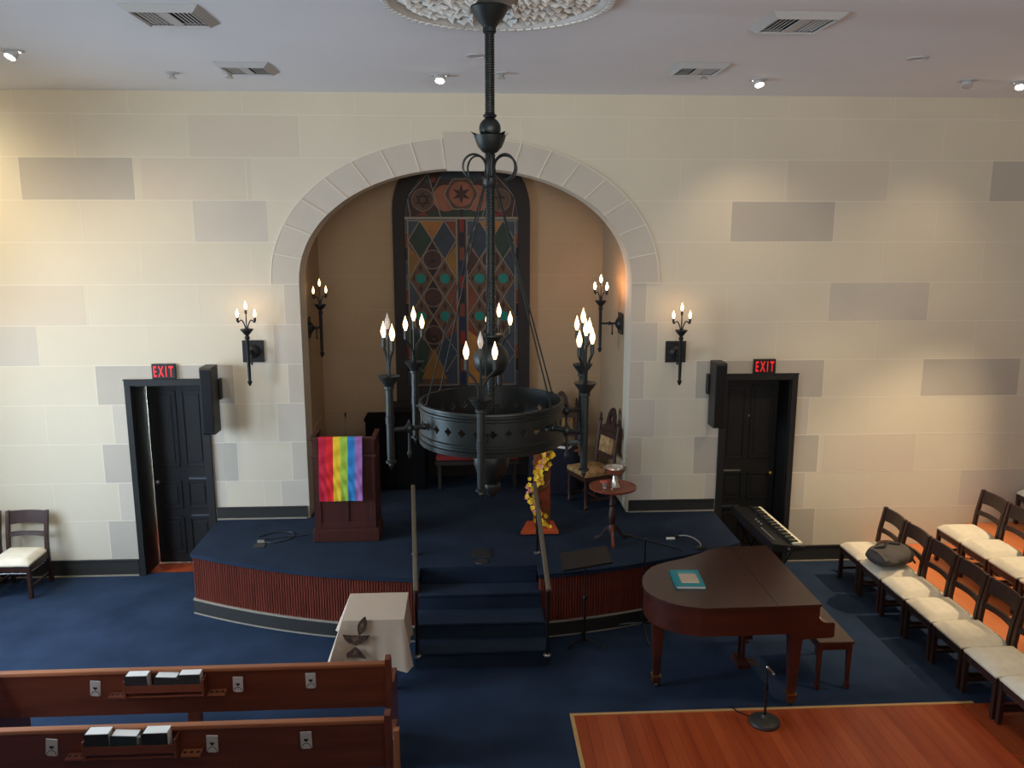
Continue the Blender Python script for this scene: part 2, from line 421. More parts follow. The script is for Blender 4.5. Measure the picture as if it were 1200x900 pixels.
# ------------------------------------------------------------------ doors
def door(n, s):
    """s=-1 the ajar door, s=+1 the closed one"""
    o = MB()
    def bx(a, b, *r):
        a, b = sorted((s * a, s * b)); o.bx(a, b, *r)
    o.use(doorblack)
    for (a, b) in ((2.78, 2.85), (3.58, 3.645)):
        bx(a, b, D - .03, D - .006, 0 if not (a < 2.9) else 0, 2.2, .004)
    bx(2.78, 3.645, D - .032, D - .006, 2.135, 2.2, .004); bx(2.775, 3.65, D - .04, D - .006, 2.192, 2.205)
    bx(2.846, 2.862, D, D + T, 0, DZ); bx(3.568, 3.584, D, D + T, 0, DZ); bx(2.846, 3.584, D, D + T, DZ - .016, DZ - .001)
    root = struct(o.build('door_%d' % n, None, smooth=0))
    lw = .72 if s > 0 else .685
    lf = MB()
    # leaf: local x from hinge (0) to free edge (lw); front face -y
    lf.bx(0, lw, 0, .04, .01, 2.115)
    def panel(x0, x1, z0, z1):
        for a in ((x0, x1, z0, z0 + .02), (x0, x1, z1 - .02, z1), (x0, x0 + .02, z0, z1), (x1 - .02, x1, z0, z1)): lf.bx(a[0], a[1], -.012, .01, a[2], a[3], .004)
        lf.bx(x0 + .05, x1 - .05, -.008, .01, z0 + .05, z1 - .05, .006)
    for x0 in (.07, lw / 2 + .03):
        panel(x0, x0 + lw / 2 - .10, 1.15, 2.02); panel(x0, x0 + lw / 2 - .10, .66, .98); panel(x0, x0 + lw / 2 - .10, .12, .55)
    leaf = lf.build('door_leaf', doorblack, root, smooth=0)
    k = MB(); k.lathe([(.0, 0), (.02, 0), (.012, .02), (.012, .035), (.026, .045), (.026, .06), (.0, .068)], (lw - .06, -.005, .98), 16, rot=Matrix.Rotation(PI / 2, 3, 'X'))
    k.build('door_knob', steel if s < 0 else brass, leaf)
    p = MB(); p.bx(lw * .12, lw * .42, -.016, 0, 1.0, 1.018); p.bx(lw * .12, lw * .42, -.016, 0, .565, .58)
    p.build('push_plate', steel, leaf, smooth=0)
    if s > 0:
        q = MB(); q.lathe([(.006, 0), (.014, 0), (.014, .006), (.006, .006)], (lw * .52, -.001, 1.66), 12, rot=Matrix.Rotation(PI / 2, 3, 'X')); q.build('peephole', steel, leaf)
    if s < 0:
        leaf.location = (-2.865, D + .31, 0); leaf.rotation_euler = (0, 0, PI); 
        # hinge on the right jamb; mirrored so that the front still faces the hall
        leaf.scale = (1, -1, 1); leaf.rotation_euler = (0, 0, PI - math.radians(0.5))
    else:
        leaf.location = (2.865, D + .30, 0); leaf.scale = (.96, 1, 1)
    return root
door(1, -1); door(2, 1)
# stained-glass window
wx, wy = -.0635, YA - .02
fr = MB().use(framew)
def warch(hw, zs, rise, zb, n=24, p=2.0):
    pts = [(hw, zb)]
    for i in range(n + 1):
        th = PI * i / n; c, s_ = math.cos(th), math.sin(th)
        pts.append((hw * math.copysign(abs(c) ** (2 / p), c), zs + rise * abs(s_) ** (2 / p)))
    return pts + [(-hw, zb)]
outer = warch(.84, 4.0, .8, 1.60); inner = warch(.70, 3.9, .70, 1.80)
for i in range(len(outer) - 1):
    fr.prism([outer[i], outer[i + 1], inner[i + 1], inner[i]], (wx, YA - .002, 0), (1, 0, 0), (0, 0, 1), (0, -.09, 0))
fr.prism([outer[-1], outer[0], inner[0], inner[-1]], (wx, YA - .002, 0), (1, 0, 0), (0, 0, 1), (0, -.09, 0))
fr.bx(wx - .9, wx + .9, YA - .13, YA - .002, 1.55, 1.61, .008)
win = struct(fr.build('window_1', None, smooth=0))
# glass: design drawn in (u, v) metres about the window centre line
g = MB()
gy = YA - .03
def pc(mname, poly, lift=1): g.use(GL[mname]); g.flat(poly, (wx, gy - .0015 * lift, 0), (1, 0, 0), (0, 0, 1))
def circ(cx, cz, r, n=18): return [(cx + r * math.cos(2 * PI * i / n), cz + r * math.sin(2 * PI * i / n)) for i in range(n)]
def ln(a, b, r=.0045, m=None):
    g.use(m or lead); dx, dz = b[0] - a[0], b[1] - a[1]; l = math.hypot(dx, dz) or 1; nx, nz = -dz / l * r, dx / l * r
    g.prism([(a[0] - nx, a[1] - nz), (a[0] + nx, a[1] + nz), (b[0] + nx, b[1] + nz), (b[0] - nx, b[1] - nz)], (wx, gy - .008, 0), (1, 0, 0), (0, 0, 1), (0, .008, 0))
def poly_ln(P, closed=True, r=.0045):
    for a, b in zip(P, P[1:] + (P[:1] if closed else [])): ln(a, b, r)
pc('slate', inner, 0)
zt, zb_ = 3.90, 1.82
for sx in (-1, 1):
    x0, x1 = sorted((sx * .065, sx * .66)); xc = (x0 + x1) / 2; hw = (x1 - x0) / 2; q = hw / 2
    pc('tan', [(x0, zb_), (x1, zb_), (x1, zt - .03), (x0, zt - .03)], 1)
    v = [zt - .03 - .235 * 2 * i for i in range(5)]           # lattice rows
    top = zt - .03
    # top row of tall diamonds
    pc('gold', [(xc - q, top), (xc + q, top), (xc, top - .235)], 2)
    pc('green' if sx < 0 else 'navy', [(xc - q, top), (xc - 2 * q + .02, top - .235), (xc - q, top - .47), (xc, top - .235)], 2)
    pc('navy' if sx < 0 else 'green', [(xc + q, top), (xc + 2 * q - .02, top - .235), (xc + q, top - .47), (xc, top - .235)], 2)
    pc('slate', [(x0, top), (xc - q, top), (x0, top - .235)], 2); pc('rust' if sx < 0 else 'slate', [(x1, top), (xc + q, top), (x1, top - .235)], 2)
    pc('olive' if sx < 0 else 'brown', [(x0, top - .3), (xc - q, top - .47), (x0, top - .75)], 2); pc('olive' if sx < 0 else 'navy', [(x1, top - .3), (xc + q, top - .47), (x1, top - .75)], 2)
    for r_ in range(3):
        cz = top - .47 - .47 * r_
        pc('dkbrown', [(xc, cz + .215), (xc - .06, cz + .11), (xc + .06, cz + .11)], 2); pc('dkbrown', [(xc, cz - .215), (xc - .06, cz - .12), (xc + .06, cz - .12)], 2)
        pc('brown', circ(xc, cz, .115), 3)
        if r_ == 0:                                             # small lamp shape
            pc('dkbrown', [(xc - .045, cz - .04), (xc + .045, cz - .04), (xc + .02, cz + .0), (xc + .0, cz + .015), (xc - .02, cz)], 4); pc('dkbrown', circ(xc, cz + .05, .014, 10), 4)
        elif r_ == 1:                                           # crescent with a dot
            a = [(xc - .02 + .07 * math.cos(t), cz + .07 * math.sin(t)) for t in [math.radians(55 + 250 * i / 14) for i in range(15)]]
            b = [(xc + .012 + .06 * math.cos(t), cz + .06 * math.sin(t)) for t in [math.radians(300 - 240 * i / 14) for i in range(15)]]
            pc('dkbrown', a + b, 4); pc('dkbrown', circ(xc + .035, cz + .01, .016, 10), 4)
        else:                                                   # two-tear circle
            ar = lambda cx, cy, r, a0, a1, n=10: [(cx + r * math.cos(math.radians(a0 + (a1 - a0) * i / n)), cy + r * math.sin(math.radians(a0 + (a1 - a0) * i / n))) for i in range(n + 1)]
            pc('dkbrown', ar(xc, cz, .1, 90, 270) + ar(xc, cz - .05, .05, 270, 450)[1:] + ar(xc, cz + .05, .05, 270, 90)[1:-1], 4)
            pc('dkbrown', circ(xc + .0, cz + .05, .014, 8), 5); pc('tan', circ(xc, cz - .05, .014, 8), 5)
        poly_ln(circ(xc, cz, .115), True, .003)
        # teal roundels and little dark lozenges between the rows
        if r_ < 3:
            rz_ = cz - .235
            for sx2 in (-1, 1):
                cx = xc + sx2 * q
                if r_ < 2:
                    pc('teal', circ(cx, rz_, .062, 14), 3)
                    for d_ in (-1, 1): pc('dkbrown', [(cx + d_ * .075, rz_ + .04), (cx + d_ * .1, rz_), (cx + d_ * .075, rz_ - .04)], 3)
                    for d_ in (-1, 1):
                        c2 = rz_ + d_ * .13; pc('brown', [(cx, c2 + .05), (cx + .025, c2), (cx, c2 - .05), (cx - .025, c2)], 3)
                    pc('slate' if (sx2 == sx) else 'rust', [(xc + sx2 * 2 * q, rz_ - .01), (xc + sx2 * (q + .03), rz_ - .235), (xc + sx2 * 2 * q, rz_ - .46)], 2)
    # bottom: triangles
    bz = top - 1.41 - .14
    pc('green' if sx < 0 else 'gold', [(xc - q * .3, bz), (x0, bz + .2), (x0, zb_ + .02), (xc - q, zb_ + .02)], 2.5)
    pc('navy' if sx < 0 else 'slate', [(xc + q * .3, bz), (x1, bz + .2), (x1, zb_ + .02), (xc + q, zb_ + .02)], 2.6)
    pc('olive', [(xc, bz - .02), (xc + .16, zb_ + .08), (xc - .16, zb_ + .08)], 3)
    # lattice leads
    for i in range(4):
        z_ = top - .47 * i
        ln((xc - q, z_), (xc, z_ - .235)); ln((xc + q, z_), (xc, z_ - .235)); ln((xc, z_ - .235), (xc - q, z_ - .47)); ln((xc, z_ - .235), (xc + q, z_ - .47))
        ln((xc - q, z_), (x0, z_ - .235)); ln((xc + q, z_), (x1, z_ - .235)); ln((x0, z_ - .235), (xc - q, z_ - .47)); ln((x1, z_ - .235), (xc + q, z_ - .47))
    for x in (x0, x1): ln((x, zb_), (x, zt), .006)
    ln((x0, zt - .03), (x1, zt - .03), .006); ln((x0, zb_), (x1, zb_), .006)
    # border of small blocks outside the lancet
    bw = sorted((sx * .665, sx * .70))
    for i in range(12):
        z0 = zb_ + (zt - zb_) * i / 12; z1 = zb_ + (zt - zb_) * (i + 1) / 12
        pc(['slate', 'dkbrown', 'rust', 'grey'][i % 4], [(bw[0], z0), (bw[1], z0), (bw[1], z1), (bw[0], z1)], 1)
        ln((bw[0], z1), (bw[1], z1), .003)
# centre mullion with coloured blocks
g.use(framew); g.bx(wx - .05, wx + .05, gy - .012, gy + .004, 1.80, zt)
for i in range(12):
    z0 = zb_ + (zt - zb_) * i / 12 + .01; z1 = z0 + (zt - zb_) / 12 - .02
    g.use(GL[['blue', 'rust', 'dkbrown', 'red'][i % 4]]); g.flat([(-.03, z0), (.03, z0), (.03, z1), (-.03, z1)], (wx, gy - .0135, 0), (1, 0, 0), (0, 0, 1))
for a in (-.05, .05): ln((a, zb_), (a, zt), .005)
# head of the window: petals, star, flower medallion, cross
g.use(lead); g.bx(wx - .76, wx + .76, gy - .016, gy + .002, zt - .012, zt + .016)
pc('brown', [(a * .97, max(b, zt + .02)) for a, b in inner[1:-1]], 1)
pc('green', [(-.5, zt + .02), (.5, zt + .02), (.22, zt + .12), (-.22, zt + .12)], 1.5)
pc('slate', [(-.3, 4.36), (.3, 4.36), (.2, 4.5), (-.2, 4.5)], 1.6)
for sx in (-1, 1):
    pc('blush', circ(sx * .19, zt + .24, .16), 2)
    pc('tan', circ(sx * .47, zt + .22, .135), 3); poly_ln(circ(sx * .47, zt + .22, .135), True, .003)
    pc('red' if sx > 0 else 'rust', [(sx * .47 - .08, zt + .03), (sx * .47 + .08, zt + .03), (sx * .47, zt + .09)], 3)
    ln((sx * .25, zt), (sx * .4, 4.42)); ln((sx * .25, 4.40), (sx * .36, zt + .3)); ln((sx * .62, zt), (sx * .66, zt + .25)); ln((sx * .66, zt + .25), (sx * .42, 4.42))
    for k in range(4): pc(['dkbrown', 'slate', 'rust', 'green'][k], circ(sx * (.34 + .07 * (k % 2)), 4.30 + .05 * k - .04 * (k // 2), .035, 8), 3 + .2 * k)
for k in (0, 1):                                                # six-pointed star
    t = [(-.47 + .085 * math.cos(math.radians(90 + 180 * k + 120 * i)), zt + .22 + .085 * math.sin(math.radians(90 + 180 * k + 120 * i))) for i in range(3)]
    for a, b in zip(t, t[1:] + t[:1]): ln(a, b, .006, GL['dkbrown'])
pc('dkbrown', [(.455, zt + .13), (.485, zt + .13), (.485, zt + .30), (.455, zt + .30)], 4); pc('dkbrown', [(.41, zt + .235), (.53, zt + .235), (.53, zt + .262), (.41, zt + .262)], 4)
cz = zt + .29
pc('tan', [(.19 * (1 + .07 * math.cos(6 * t)) * math.cos(t), cz + .19 * (1 + .07 * math.cos(6 * t)) * math.sin(t)) for t in [2 * PI * i / 36 for i in range(36)]], 4)
poly_ln([(.19 * (1 + .07 * math.cos(6 * t)) * math.cos(t), cz + .19 * (1 + .07 * math.cos(6 * t)) * math.sin(t)) for t in [2 * PI * i / 24 for i in range(24)]], True, .005)
pc('blush', circ(0, cz, .15), 5)
for i in range(6):
    t = math.radians(90 + 60 * i); pc('brown', [(0, cz), (.05 * math.cos(t + .5), cz + .05 * math.sin(t + .5)), (.12 * math.cos(t), cz + .12 * math.sin(t)), (.05 * math.cos(t - .5), cz + .05 * math.sin(t - .5))], 6)
pc('dkbrown', [(-.02, zt), (.02, zt), (.02, cz - .17), (-.02, cz - .17)], 4)
g.build('stained_glass', None, win, smooth=0, recalc=False)
# dark wood panelling below the window
pn = MB().use(framew); pn.bx(-.97, .84, YA - .07, YA - .002, SZ, 1.55)
for i in range(4):
    x = -.92 + i * .44; pn.bx(x, x + .04, YA - .085, YA - .06, SZ, 1.54, .004); pn.bx(x + .04, x + .40, YA - .08, YA - .06, 1.44, 1.50, .004)
struct(pn.build('trim_alcove', None, smooth=0))

# ------------------------------------------------------------------ stage
def fy(x): return 7.13 + .0965 * x * x
SX = 2.755; NX0, NX1, NY = -.47, .635, 7.395
xs_l = [-SX + (NX0 + SX) * i / 18 for i in range(19)]; xs_r = [NX1 + (SX - NX1) * i / 18 for i in range(19)]
front = [(x, fy(x)) for x in xs_l] + [(NX0, NY), (NX1, NY)] + [(x, fy(x)) for x in xs_r]
def offs(P, d):                                                     # shrink the curved front by d
    return [(x * (1 - d / 3), y + d) if not (abs(y - NY) < 1e-6) else (x, y + d) for x, y in P]
st = thing('stage_platform', 'low curved stage carpeted blue with ribbed reddish wood front below the arch', 'stage')
t = MB().use(carpet_n)
poly = front + [(SX, D - .012), (-SX, D - .012)]
t.prism(poly, (0, 0, SZ - .04), (1, 0, 0), (0, 1, 0), (0, 0, .04))
t.build('carpet_top', None, st, smooth=0)
t = MB().use(carpet_n); t.prism([(-1.76, D - .011), (1.76, D - .011), (1.76, D + T), (xr1 + .05, YA + .05), (xl1 - .05, YA + .05), (-1.76, D + T)], (0, 0, SZ - .04), (1, 0, 0), (0, 1, 0), (0, 0, .04)); struct(t.build('floor_alcove', None, smooth=0))
def reeds(b, xs0, xs1):                                             # half-round reeds on the curved face
    n = int((xs1 - xs0) / .026)
    for i in range(n):
        x = xs0 + (xs1 - xs0) * (i + .5) / n
        b.lathe([(.012, .15), (.012, SZ - .04)], (x * .995, fy(x) + .034, 0), 6)
for s, xs, e0, e1 in ((-1, xs_l, -SX, NX0 - .01), (1, xs_r, NX1 + .01, SX)):
    b = MB().use(cherry); reeds(b, e0, e1)
    P = [(x * .995, fy(x) + .036) for x in xs]
    for a, c in zip(P, P[1:]): b.quad((*a, .0), (*c, .0), (*c, SZ - .04), (*a, SZ - .04))
    for i in range(40):
        yy = fy(SX) + .05 + (D - .06 - fy(SX)) * i / 40
        b.lathe([(.012, .15), (.012, SZ - .04)], (s * (SX - .02), yy, 0), 6)
    b.quad((s * (SX - .022), fy(SX) + .03, 0), (s * (SX - .022), D - .045, 0), (s * (SX - .022), D - .045, SZ - .04), (s * (SX - .022), fy(SX) + .03, SZ - .04))
    b.build('ribbed_front', None, st, smooth=30)
    k = MB()
    for i in range(len(xs) - 1):
        a, c = xs[i], xs[i + 1]
        for m, d0, d1, z0, z1 in ((base_m, .004, .05, .010, .140), (bead_m, -.002, .05, .140, .149), (bead_m, -.008, .05, 0.001, .010)):
            k.use(m); k.prism([(a, fy(a) + d0), (c, fy(c) + d0), (c, fy(c) + d1), (a, fy(a) + d1)], (0, 0, z0), (1, 0, 0), (0, 1, 0), (0, 0, z1 - z0))
    k.build('kick_board', None, st, smooth=0)
# steps
sp = thing('carpeted_steps', 'flight of blue carpeted steps rising to the stage at its middle', 'steps', (0, 0, 0))
for i, (y0, z, xa, xb) in enumerate(((6.655, .157, -.485, .682), (6.885, .313, -.482, .668), (7.15, .47, -.475, .655))):
    s_ = MB().use(carpet_n); yb = 7.39
    s_.bx(xa, xb, y0 + .018, min(yb, y0 + .4), 0.002 if i == 0 else z - .157, z - .028); s_.bx(xa, xb, y0, min(yb, y0 + .4), z - .03, z, .011)
    if i < 2: s_.bx(xa, xb, y0 + .3, 7.12, 0.002, z - .03)
    s_.build('step', None, sp, smooth=0)
s_ = MB().use(carpet_n); s_.bx(NX0 + .004, NX1 - .004, 7.392, 7.41, .47, SZ - .042); s_.build('top_riser', None, sp, smooth=0)

def handrail(p0, p1, label, bx_):
    r = thing('handrail', label, 'handrail', (p0[0], p0[1], 0), 0, 'handrails of the stage steps')
    o = Vector((p0[0], p0[1], 0)); a, b_ = Vector(p0) - o, Vector(p1) - o
    m = MB(); d = (b_ - a); n = d.normalized(); rot = d.to_track_quat('Y', 'Z').to_matrix()
    m.box((a + b_) / 2, (.042, d.length, .03), .01, rot); m.build('rail', railwood, r)
    for f, zb, ex in ((.06, .158, 0), (.78, SZ + .002, 0)):
        p = a + d * f; m = MB(); m.tube([(p.x + bx_, p.y, zb), (p.x + bx_, p.y, p.z - .014)], .014, 8); m.build('post', blackmetal, r)
        m = MB(); m.lathe([(.035, zb), (.035, zb + .012), (.018, zb + .02)], (p.x + bx_, p.y, 0), 12, True); m.build('foot_plate', steel, r)
handrail((-.455, 6.5, .80), (-.565, 8.05, 1.23), 'wooden handrail on black posts at the left side of the steps, by the pulpit', .0)
handrail((.655, 6.46, .80), (.66, 8.03, 1.235), 'wooden handrail on black posts in front of the yellow flowers', .0)

# ------------------------------------------------------------------ timber floor and risers
WX0, WY1 = .803, 5.907
wf = MB()
n = 0; x = WX0
while x < 4.5:
    x2 = min(4.5, x + .085); wf.use(floorwood if (n * 7) % 5 in (0, 2, 3) else floorwood2)
    wf.bx(x + .0008, x2 - .0008, YB, WY1 - .03, .0, .012); x = x2; n += 1
struct(wf.build('floor_timber', None, smooth=0))
wt = MB(); wt.bx(WX0 - .03, 4.05, WY1 - .03, WY1, 0, .016, .003); wt.bx(WX0 - .03, WX0, YB, WY1 - .03, 0, .016, .003)
struct(wt.build('trim_timber_edge', edgewood, smooth=0))
rs = MB().use(riserwood)
rs.bx(4.56, XR, YB, D - .01, 0.001, .18)
rs.bx(5.76, XR, YB, D - .01, .18, .42)
struct(rs.build('floor_risers', None, smooth=0))
rn = MB(); rn.bx(4.545, 4.575, YB, D - .01, .162, .184, .004); rn.bx(5.745, 5.775, YB, D - .01, .402, .424, .004); struct(rn.build('trim_riser_nosing', riserwood, smooth=0))

# ------------------------------------------------------------------ chairs
def make_chair(label, loc, rz, group):
    r = thing('side_chair', label, 'chair', loc, rz, group)
    W, SH, BH, DP = .425, .42, .80, .42
    c = MB()                                                        # padded seat, front is -Y
    n = 10; rows = []
    for j in range(n + 1):
        row = []
        for i in range(n + 1):
            u, v = i / n * 2 - 1, j / n * 2 - 1
            hw = W / 2 * (1.0 - .05 * (v + 1) / 2)
            e = (1 - abs(u) ** 6) * (1 - abs(v) ** 6)
            row.append((u * hw, v * DP / 2 - .005, SH - .045 + .045 * min(1, e * 3) ** .5 + .012 * (1 - u * u) * (1 - v * v)))
        rows.append(row)
    c.rings(rows, False, False)
    bot = [[(u * W / 2 * (1.0 - .05 * (v + 1) / 2), v * DP / 2 - .005, SH - .06) for u in (-1, 1)] for v in (-1, 1)]
    c.quad(bot[0][0], bot[0][1], bot[1][1], bot[1][0])
    for v in (-1, 1):
        p = [(u * W / 2 * (1 - .05 * (v + 1) / 2), v * DP / 2 - .005) for u in (-1, 1)]; c.quad((*p[0], SH - .06), (*p[1], SH - .06), (*p[1], SH - .045), (*p[0], SH - .045))
    for u in (-1, 1):
        p = [(u * W / 2 * (1 - .05 * (v + 1) / 2), v * DP / 2 - .005) for v in (-1, 1)]; c.quad((*p[0], SH - .06), (*p[1], SH - .06), (*p[1], SH - .045), (*p[0], SH - .045))
    c.build('seat', cream, r, smooth=60)
    f = MB(); 
    for s in (-1, 1): f.bx(s * .198 - .012, s * .198 + .012, -.18, .18, SH - .125, SH - .062)
    f.bx(-.19, .19, -.207, -.183, SH - .125, SH - .062); f.bx(-.19, .19, .18, .2, SH - .125, SH - .062)
    f.build('seat_frame', chairw, r, smooth=0)
    for s in (-1, 1):
        l = MB(); l.box((s * .196, -.195, (SH - .062) / 2), (.038, .038, SH - .064), .004); l.build('leg', chairw, r, smooth=0)
        b_ = MB()                                                   # rear leg sweeping up into the back post
        path = [(s * .20, .225, 0), (s * .20, .205, .2), (s * .20, .20, SH), (s * .20, .215, .55), (s * .20, .265, BH)]
        b_.rings([[(x + dx * .018, y + dy * .018, z) for dx, dy in ((-1, -1), (1, -1), (1, 1), (-1, 1))] for x, y, z in path]); b_.build('rear_leg', chairw, r, smooth=20)
    def slat(name, z0, z1, y0, y1, bow):
        m = MB(); R = []
        for i in range(9):
            u = i / 8 * 2 - 1; x = u * .186; dy = bow * (1 - u * u); up = .012 * (1 - u * u)
            R.append([(x, y0 + dy - .01, z0 + up), (x, y0 + dy + .01, z0 + up), (x, y1 + dy + .01, z1 + up * .3), (x, y1 + dy - .01, z1 + up * .3)])
        m.rings(R); m.build(name, chairw, r, smooth=30)
    slat('top_rail', .655, .795, .240, .266, .02); slat('back_slat', .525, .575, .210, .222, .018)
    for s in (-1, 1):
        m = MB(); m.bx(s * .196 - .009, s * .196 + .009, -.175, .185, .10, .13); m.build('side_stretcher', chairw, r, smooth=0)
    m = MB().use(steel)                                             # wire book rack below the seat
    for i in range(5): m.tube([(-.17 + i * .085, -.17, .265), (-.17 + i * .085, .16, .245)], .003, 5)
    m.tube([(-.18, -.17, .265), (.18, -.17, .265)], .004, 6); m.tube([(-.18, .16, .245), (.18, .16, .245)], .004, 6); m.tube([(-.18, -.17, .265), (-.18, -.17, .30), (-.18, -.165, .36)], .003, 5); m.tube([(.18, -.17, .265), (.18, -.17, .30), (.18, -.165, .36)], .003, 5)
    m.build('book_rack', None, r)
    return r
G1, G2 = 'cream seated chairs of the front row', 'cream seated chairs on the wooden riser'
ch = make_chair('dark wooden chair with cream seat, front row, nearest the stone back wall', (4.26, 8.165, 0), -PI / 2, G1)
for x, y, z, lab, gr in (
    (4.26, 7.70, 0, 'dark wooden chair with cream seat under the grey bag', G1),
    (4.26, 7.24, 0, 'dark wooden chair with cream seat next in front of the chair holding the bag', G1),
    (4.26, 6.78, 0, 'dark cream seated chair, second in front of the chair holding the bag', G1),
    (4.26, 6.325, 0, 'dark cream seated chair, third in front of the chair holding the bag', G1),
    (4.26, 5.865, 0, 'dark cream seated chair in the front row standing across the timber floor edge', G1),
    (4.26, 5.40, .013, 'dark cream seated chair in the front row, first one wholly on the timber floor', G1),
    (4.26, 4.94, .013, 'dark chair at the very end of the front row, cut by the photo edge', G1),
    (5.33, 8.155, .181, 'dark cream seated chair on the riser, nearest the stone back wall', G2),
    (5.33, 7.705, .181, 'dark cream seated chair, second from the back wall on the riser', G2),
    (5.33, 7.245, .181, 'dark cream seated chair, third from the back wall on the riser', G2),
    (5.33, 6.78, .181, 'dark cream seated chair, fourth from the back wall on the riser', G2),
    (6.50, 8.59, .421, 'dark chair with grey-green seat on the topmost riser at the photo edge', None),
    (-4.745, 8.49, 0, 'dark wooden chair with pale seat left of the left black door', 'pale seated chairs along the left wall'),
    (-5.24, 8.49, 0, 'dark wooden chair cut by the left photo edge', 'pale seated chairs along the left wall')):
    c = dup(ch, (x, y, z), 0 if x < 0 else -PI / 2, lab, gr)
    if gr is None and 'group' in c: del c['group']

# grey bag on the second chair
bg = thing('shoulder_bag', 'slouching grey canvas bag lying on the second chair from the back wall', 'bag', (4.235, 7.69, .439), math.radians(18)); bg.scale = (1.15, 1.1, 1.2)
m = MB(); R = []
for i in range(13):
    u = i / 12 * 2 - 1; e = (1 - abs(u) ** 3.5) ** .5
    ring = []
    for j in range(16):
        a = 2 * PI * j / 16; wv = 1 + .05 * math.sin(5 * a + 4 * u)
        ring.append((u * .20, (.15 * e + .01) * math.cos(a) * wv, .075 + (.075 * e + .005) * math.sin(a) * (wv if math.sin(a) > 0 else 1) * (1.0 if math.sin(a) > 0 else .92)))
    R.append(ring)
m.rings(R); m.build('bag_body', bagcloth, bg, smooth=60)
m = MB(); R = []
for i in range(11):
    u = i / 10 * 2 - 1
    R.append([(u * .175, -.135 + v * .05, .085 + .075 * math.sin(min(1, v / 3 + .1) * PI / 2) * (1 - .25 * abs(u) ** 3)) for v in range(5)])
m.rings(R, False, False); m.build('flap', bagcloth, bg, smooth=60)
m = MB(); m.tube(catmull([(-.15, .03, .15), (-.08, -.02, .175), (0, .05, .165), (.08, -.01, .17), (.16, .04, .13), (.22, -.02, .05), (.215, -.09, .006)], 6), .009, 6); m.build('strap', black, bg)
m = MB(); m.tube(catmull([(-.1, .06, .15), (-.02, .10, .16), (.07, .09, .155), (.14, .06, .135)], 6), .014, 6); m.build('zip_band', applique, bg)
m = MB(); m.box((.05, -.145, .07), (.05, .012, .03), .004); m.build('buckle', steel, bg)

# ------------------------------------------------------------------ pulpit, flag, microphone
pu = thing('pulpit', 'dark red-brown panelled pulpit standing on the left of the stage', 'pulpit', (-1.255, 8.09, SZ))
PW, PD, PH = .335, .36, 1.1
m = MB(); m.bx(-PW, PW, .0, PD, 0, .125, .008); m.bx(-PW + .008, PW - .008, .006, PD - .006, .1255, .1415, .004); m.build('plinth', pulpitw, pu, smooth=0)
m = MB()
m.bx(-PW + .03, PW - .03, .03, .055, .14, PH - .02)
for a, b_, c_, d_, e_ in ((-.305, -.25, .142, 1.08, .018), (.25, .305, .142, 1.08, .018), (-.03, .03, .21, .85, .019), (-.249, .249, .142, .2, .020), (-.249, .249, .86, .92, .020)): m.bx(a, b_, e_, .034, c_, d_, .003)
m.build('front_panel', pulpitw, pu, smooth=0)
for s in (-1, 1):
    m = MB(); x = s * (PW - .035); m.bx(x - .012, x + .012, .03, PD - .01, .14, PH - .02)
    for y0, y1 in ((.03, .08), (PD - .07, PD - .01)): m.bx(x + s * .012 - .008, x + s * .012 + .008, y0, y1, .14, PH - .02, .003)
    m.build('side_panel', pulpitw, pu, smooth=0)
def mould(z0, z1, o_):
    m = MB(); 
    m.bx(-PW - o_ + .02, PW + o_ - .02, .0 - o_, .04, z0, z1, .006)
    for s in (-1, 1):
        a, b_ = sorted((s * (PW + o_ - .02), s * (PW - .055))); m.bx(a, b_, .04, PD, z0, z1, .006)
    m.build('moulding', pulpitw, pu, smooth=0)
mould(PH - .03, PH, .015); mould(PH - .205, PH - .18, .012)
m = MB(); m.box((0, .2, PH - .09), (.58, .28, .02), .003, Matrix.Rotation(math.radians(-12), 3, 'X')); m.build('reading_shelf', pulpitw, pu, smooth=0)
# flag
m = MB()
FW, FZ = .43, .655
nx, nz = 24, 30
rows = []
for j in range(nz + 1):
    v = j / nz; row = []
    for i in range(nx + 1):
        u = i / nx
        if v < .06: y, z = .018 - v / .06 * .05, 0.006
        else:
            q = (v - .06) / .94; z = 0.006 - q * FZ; y = -.034 - q * .006 - .005 * math.sin(u * 40 + 6 * math.sin(q * 5)) * q - .004 * math.sin(q * 24 + u * 9)
        row.append((-FW / 2 + u * FW - .014 * v + .003 * math.sin(v * 7) * v, y, z))
    rows.append(row)
V = [[m.bm.verts.new(p) for p in r] for r in rows]
m.mats = list(FLAG)
for j in range(nz):
    for i in range(nx):
        f = m.bm.faces.new([V[j][i], V[j][i + 1], V[j + 1][i + 1], V[j + 1][i]]); f.material_index = i * 6 // nx
fo = m.build('rainbow_flag', None, None, smooth=60, loc=(-1.275, 8.082, SZ + PH + .001), recalc=False)
tag(fo, 'six-striped rainbow flag draped over the front of the pulpit', 'flag')
mi = thing('gooseneck_microphone', 'thin black gooseneck microphone rising from the pulpit', 'microphone', (-1.25, 8.25, SZ + PH - .08))
m = MB(); m.lathe([(.03, 0), (.03, .012), (.008, .02)], n=12, caps=True); m.build('mount_base', blackmetal, mi)
m = MB(); m.tube(catmull([(0, 0, .015), (0, .0, .14), (.005, -.01, .26)], 5), .0045, 6); m.build('neck', blackmetal, mi)
m = MB(); m.tube([(.005, -.01, .255), (.006, -.016, .275), (.008, -.026, .30)], [.007, .011, .009], 8); m.build('capsule', blackmetal, mi)

